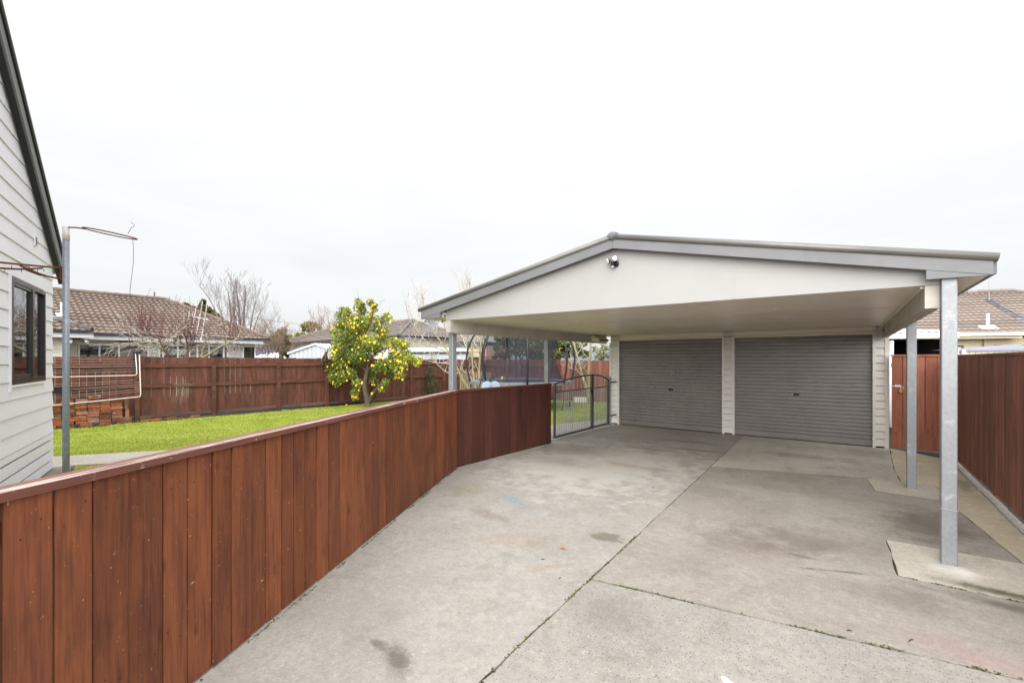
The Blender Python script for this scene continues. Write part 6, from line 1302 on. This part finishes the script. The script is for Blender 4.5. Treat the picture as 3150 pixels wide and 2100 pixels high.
# citrus hedge beyond the rear fence
tree('dark green citrus tree with oranges beyond the rear fence, behind the trampoline net',[(1560,1050,26),(1590,1035,26),(1620,1050,28),(1650,1060,28),(1600,1075,24),(1565,1085,20),(1635,1085,24),(1660,1030,26),(1625,1015,28),(1580,1005,26),(1540,1035,22),(1535,1070,18),(1660,1095,18),(1540,1000,22),(1600,985,22),(1650,995,24)],21.5,'citrusleaf',.16,95,'citrus_tree',tone=.45,trunk=[(1605,1112),(1603,1090),(1605,1060)])
tree('leafy citrus tree with oranges beyond the rear fence, right of the carport post',[(1730,1050,24),(1755,1060,24),(1700,1060,22),(1775,1080,22),(1740,1085,22),(1710,1090,20),(1790,1050,20),(1760,1030,24),(1720,1020,24),(1690,1030,22),(1690,1085,18),(1800,1090,14),(1790,1020,20)],20.6,'citrusleaf',.16,95,'citrus_tree',tone=.5,trunk=[(1745,1112),(1743,1090),(1745,1060)])
for (x,y,D) in ((1612,1085,20.9),(1604,1096,20.8),(1721,1078,20.0),(1755,1066,20.0),(1762,1104,20.0),(1735,1040,20.0),(1632,1062,20.9),(1580,1055,20.9)):
    pass
ors=[o for o in bpy.data.objects if o.name.startswith('citrus_tree') and o.type=='EMPTY']
for i,(x,y) in enumerate(((1612,1085),(1604,1096),(1632,1062),(1580,1055),(1620,1035),(1560,1070))):
    m=MB(); m.sphere(at(x,y,20.75),.036,None,None,8,6); part(m,'orange',M['orange'],ors[0],True)
for i,(x,y) in enumerate(((1721,1078),(1755,1066),(1762,1104),(1735,1040),(1783,1062),(1706,1100),(1722,1072))):
    m=MB(); m.sphere(at(x,y,19.9),.036,None,None,8,6); part(m,'orange',M['orange'],ors[1],True)
tree('dull red leaved bush beyond the rear fence, seen through the trampoline net',[(1530,1092,10),(1545,1086,10),(1560,1090,10),(1550,1098,10),(1520,1100,8)],20.2,'redvine',.12,110,'bush','bush')
tree('pale green shrub with sparse leaves beyond the fence beside the garage corner',[(1830,1075,12),(1850,1085,14),(1865,1070,10),(1870,1095,12),(1840,1098,12),(1855,1058,10)],23,'olive',.13,60,'shrub','shrub',tone=.4)
tree('brown leafed tree showing above the cream house roof beside the carport gutter',[(1330,985,8),(1345,982,9),(1360,985,8),(1372,980,8),(1320,990,6)],42,'redvine',.26,60,'tree','tree',trunk=[(1345,1100),(1345,1040),(1345,990)])
# small red shed roof
rs=thing('red_shed','faded red steel shed roof beyond the rear fence left of the net','shed',tuple(at(1490,1106,23)))
A=at(1477,1095,23);B=at(1503,1096,23); ax=(B-A).normalized(); nv=ax.cross(UP); lw=(B-A).length; m=MB(); m.add([A,B,B-nv*1.6+UP*.42,A-nv*1.6+UP*.42,A-UP*.04,B-UP*.04],[(0,1,2,3),(4,5,1,0)]); part(m,'roof',M['redroof'],rs)
m=MB(); m.obox(V((A.x,A.y,0))-nv*.1,ax,-nv,UP,lw,1.4,A.z-.05); part(m,'wall',M['beige'],rs)
# far white roofed building
fb=thing('far_building','distant low building with bright white roof beyond the fence','building',tuple(at(835,1106,62)))
A=at(778,1096,62);B=at(892,1097,60); ax=(B-A).normalized(); axh=V((ax.x,ax.y,0)).normalized(); nv=axh.cross(UP); lw=(B-A).length
m=MB(); m.add([A,B,B-nv*4+UP*.85-axh*.3,A-nv*4+UP*.85+axh*.8,A-UP*.15,B-UP*.15],[(0,1,2,3),(4,5,1,0)]); part(m,'roof',M['whiteroof'],fb)
m=MB(); m.obox(V((A.x,A.y,0))-nv*.4,axh,-nv,UP,lw,5,A.z-.12); part(m,'wall',M['zinc'],fb)
# red twigged fruit trees behind the back fence
def twiggy(label,limbs,D,seed,nt,xr,yr):
    q=at(limbs[0][0][0][0],1106,D); t_=thing('bare_fruit_tree',label,'tree',(q.x,q.y,0)); rr_=random.Random(seed); m=MB(); allp=[]
    for px,r0,r1 in limbs: allp+=limb(m,px,D,r0,r1,6,rr_.uniform(-.4,.4))[2:]
    part(m,'trunk',M['bark'] if seed%2 else M['palebark'],t_,True); m=MB()
    for k in range(nt):
        p_=rr_.choice(allp); grow(m,p_,RT*rr_.gauss(-.1,.32)+UP*rr_.uniform(.8,1.4)+FW*rr_.gauss(0,.3),rr_.uniform(.45,1.05),.0085,1,.22,.25,(1,3),.55,4,rr_,.0042,.05)
    part(m,'twigs',M['twig'],t_); m=MB()
    for k in range(nt//3):
        p_=rr_.choice(allp); grow(m,p_,RT*rr_.gauss(-.5,.7)+UP*rr_.uniform(-.2,.5)+FW*rr_.gauss(0,.4),rr_.uniform(.5,1.0),.011,2,.4,-.05,(1,3),.65,4,rr_,.0045,.12)
    part(m,'branch',M['palebark2'],t_)
twiggy('bare fruit tree with red brown shoots behind the fence, left one with a dark trunk',[([(520,1112),(514,1088),(500,1066),(488,1041)],.045,.02),([(514,1088),(480,1062),(450,1048),(420,1052),(398,1066)],.03,.008),([(510,1085),(470,1058),(440,1040),(405,1035)],.025,.007),([(516,1090),(535,1060),(548,1030)],.025,.01),([(490,1045),(460,1025),(430,1020)],.018,.006)],15.2,31,75,0,0)
twiggy('bare fruit tree with red brown shoots behind the fence, middle one below the aerial',[([(578,1112),(577,1080),(576,1060),(570,1040)],.04,.018),([(577,1085),(590,1060),(600,1045)],.025,.01),([(576,1075),(560,1058),(545,1050)],.022,.008)],16.0,33,45,0,0)
twiggy('bare fruit tree with long leaning pale limb behind the fence, before the brick house corner',[([(600,1115),(640,1092),(680,1066),(705,1054),(730,1041)],.06,.022),([(625,1112),(622,1085),(630,1060),(642,1035)],.045,.012),([(690,1062),(698,1030),(704,1008)],.022,.007),([(730,1041),(738,1020),(742,995)],.018,.006),([(655,1086),(690,1084),(720,1080),(755,1076)],.015,.005)],17.0,34,60,0,0)
# overhead wires
pw=thing('power_line','three faint overhead power wires crossing the sky between bare tree and lemon tree','power line',tuple(at(900,990,70)))
for y0,y1 in ((985,993),(988,997),(1009,1017)):
    m=MB(); m.tube([at(400+ i*60,y0-(y1-y0)*7+ (y1-y0)*i*.95,70+i*.6) for i in range(18)],.016,4); part(m,'wire',M['wire'],pw)
# small litter on the ground
q=V((-2.093,3.603,gz(3.6))); m=MB()
for a,l_ in ((0,.04),(.9,.032),(2,.03),(3.1,.035),(4.2,.03),(5.2,.032)): m.add([q+V((0,0,.004)),q+V((math.cos(a-.3)*l_*.55,math.sin(a-.3)*l_*.55,.010)),q+V((math.cos(a)*l_,math.sin(a)*l_,.006)),q+V((math.cos(a+.3)*l_*.55,math.sin(a+.3)*l_*.55,.009))],[(0,1,2,3)])
single(m,'fallen_leaf',M['leafo'],'small orange fallen leaf lying on the left concrete slab','leaf',tuple(q))
def G(x,y):
    d=FW+RT*((x-1575)/FPX)+UP*((HORY-y)/FPX); k=-CAMZ/(d.z-.006*d.y); return V((0,0,CAMZ))+d*k
for x,y,a,l_,lab in ((2613,1940,.1,.035,'short dark twig on the front slab just below the middle joint'),(2802,1970,.4,.05,'dark curled twig on the slab right of the middle joint'),(1670,1721,.2,.03,'tiny dark leaf scrap left of the long joint near the oil stain'),(1722,1778,.9,.03,'tiny dark leaf scrap left of the long joint, nearer the photographer'),(2010,1500,.3,.04,'tiny dark leaf scrap in the middle of the left slab under the carport edge')):
    q=G(x,y); m=MB(); d=V((math.cos(YAW+a),math.sin(YAW+a),0)); l_*=.55; m.tube([q-d*l_+UP*.004,q+UP*.006+V((0,.004,0)),q+d*l_+UP*.004],[.0015,.003,.001],5); single(m,'twig',M['mulch'],lab,'twig',tuple(q))
ll=MB(); rq=random.Random(77)
for i in range(70):
    x_=rq.uniform(-15,-9.5); y_=rq.uniform(2.5,11)
    if x_>-11.6+ (y_-1.5)*.71: continue
    q=V((x_,y_,gz(y_)+.028)); a_=rq.random()*6.28; e1=V((math.cos(a_),math.sin(a_),rq.gauss(0,.3)))*.035; e2=V((-math.sin(a_),math.cos(a_),rq.gauss(0,.3)))*.018
    ll.add([q-e1,q+e2,q+e1,q-e2],[(0,1,2,3)])
o=struct(ll,'leaf_litter',M['trellis'],'stuff')
m=MB(); q=G(940,1535); m.tube([q+UP*.002,q+UP*.006],[.02,.018],8); single(m,'green_leaf',M['lemonleaf'],'small round green leaf on the concrete near the low fence','leaf',tuple(q))
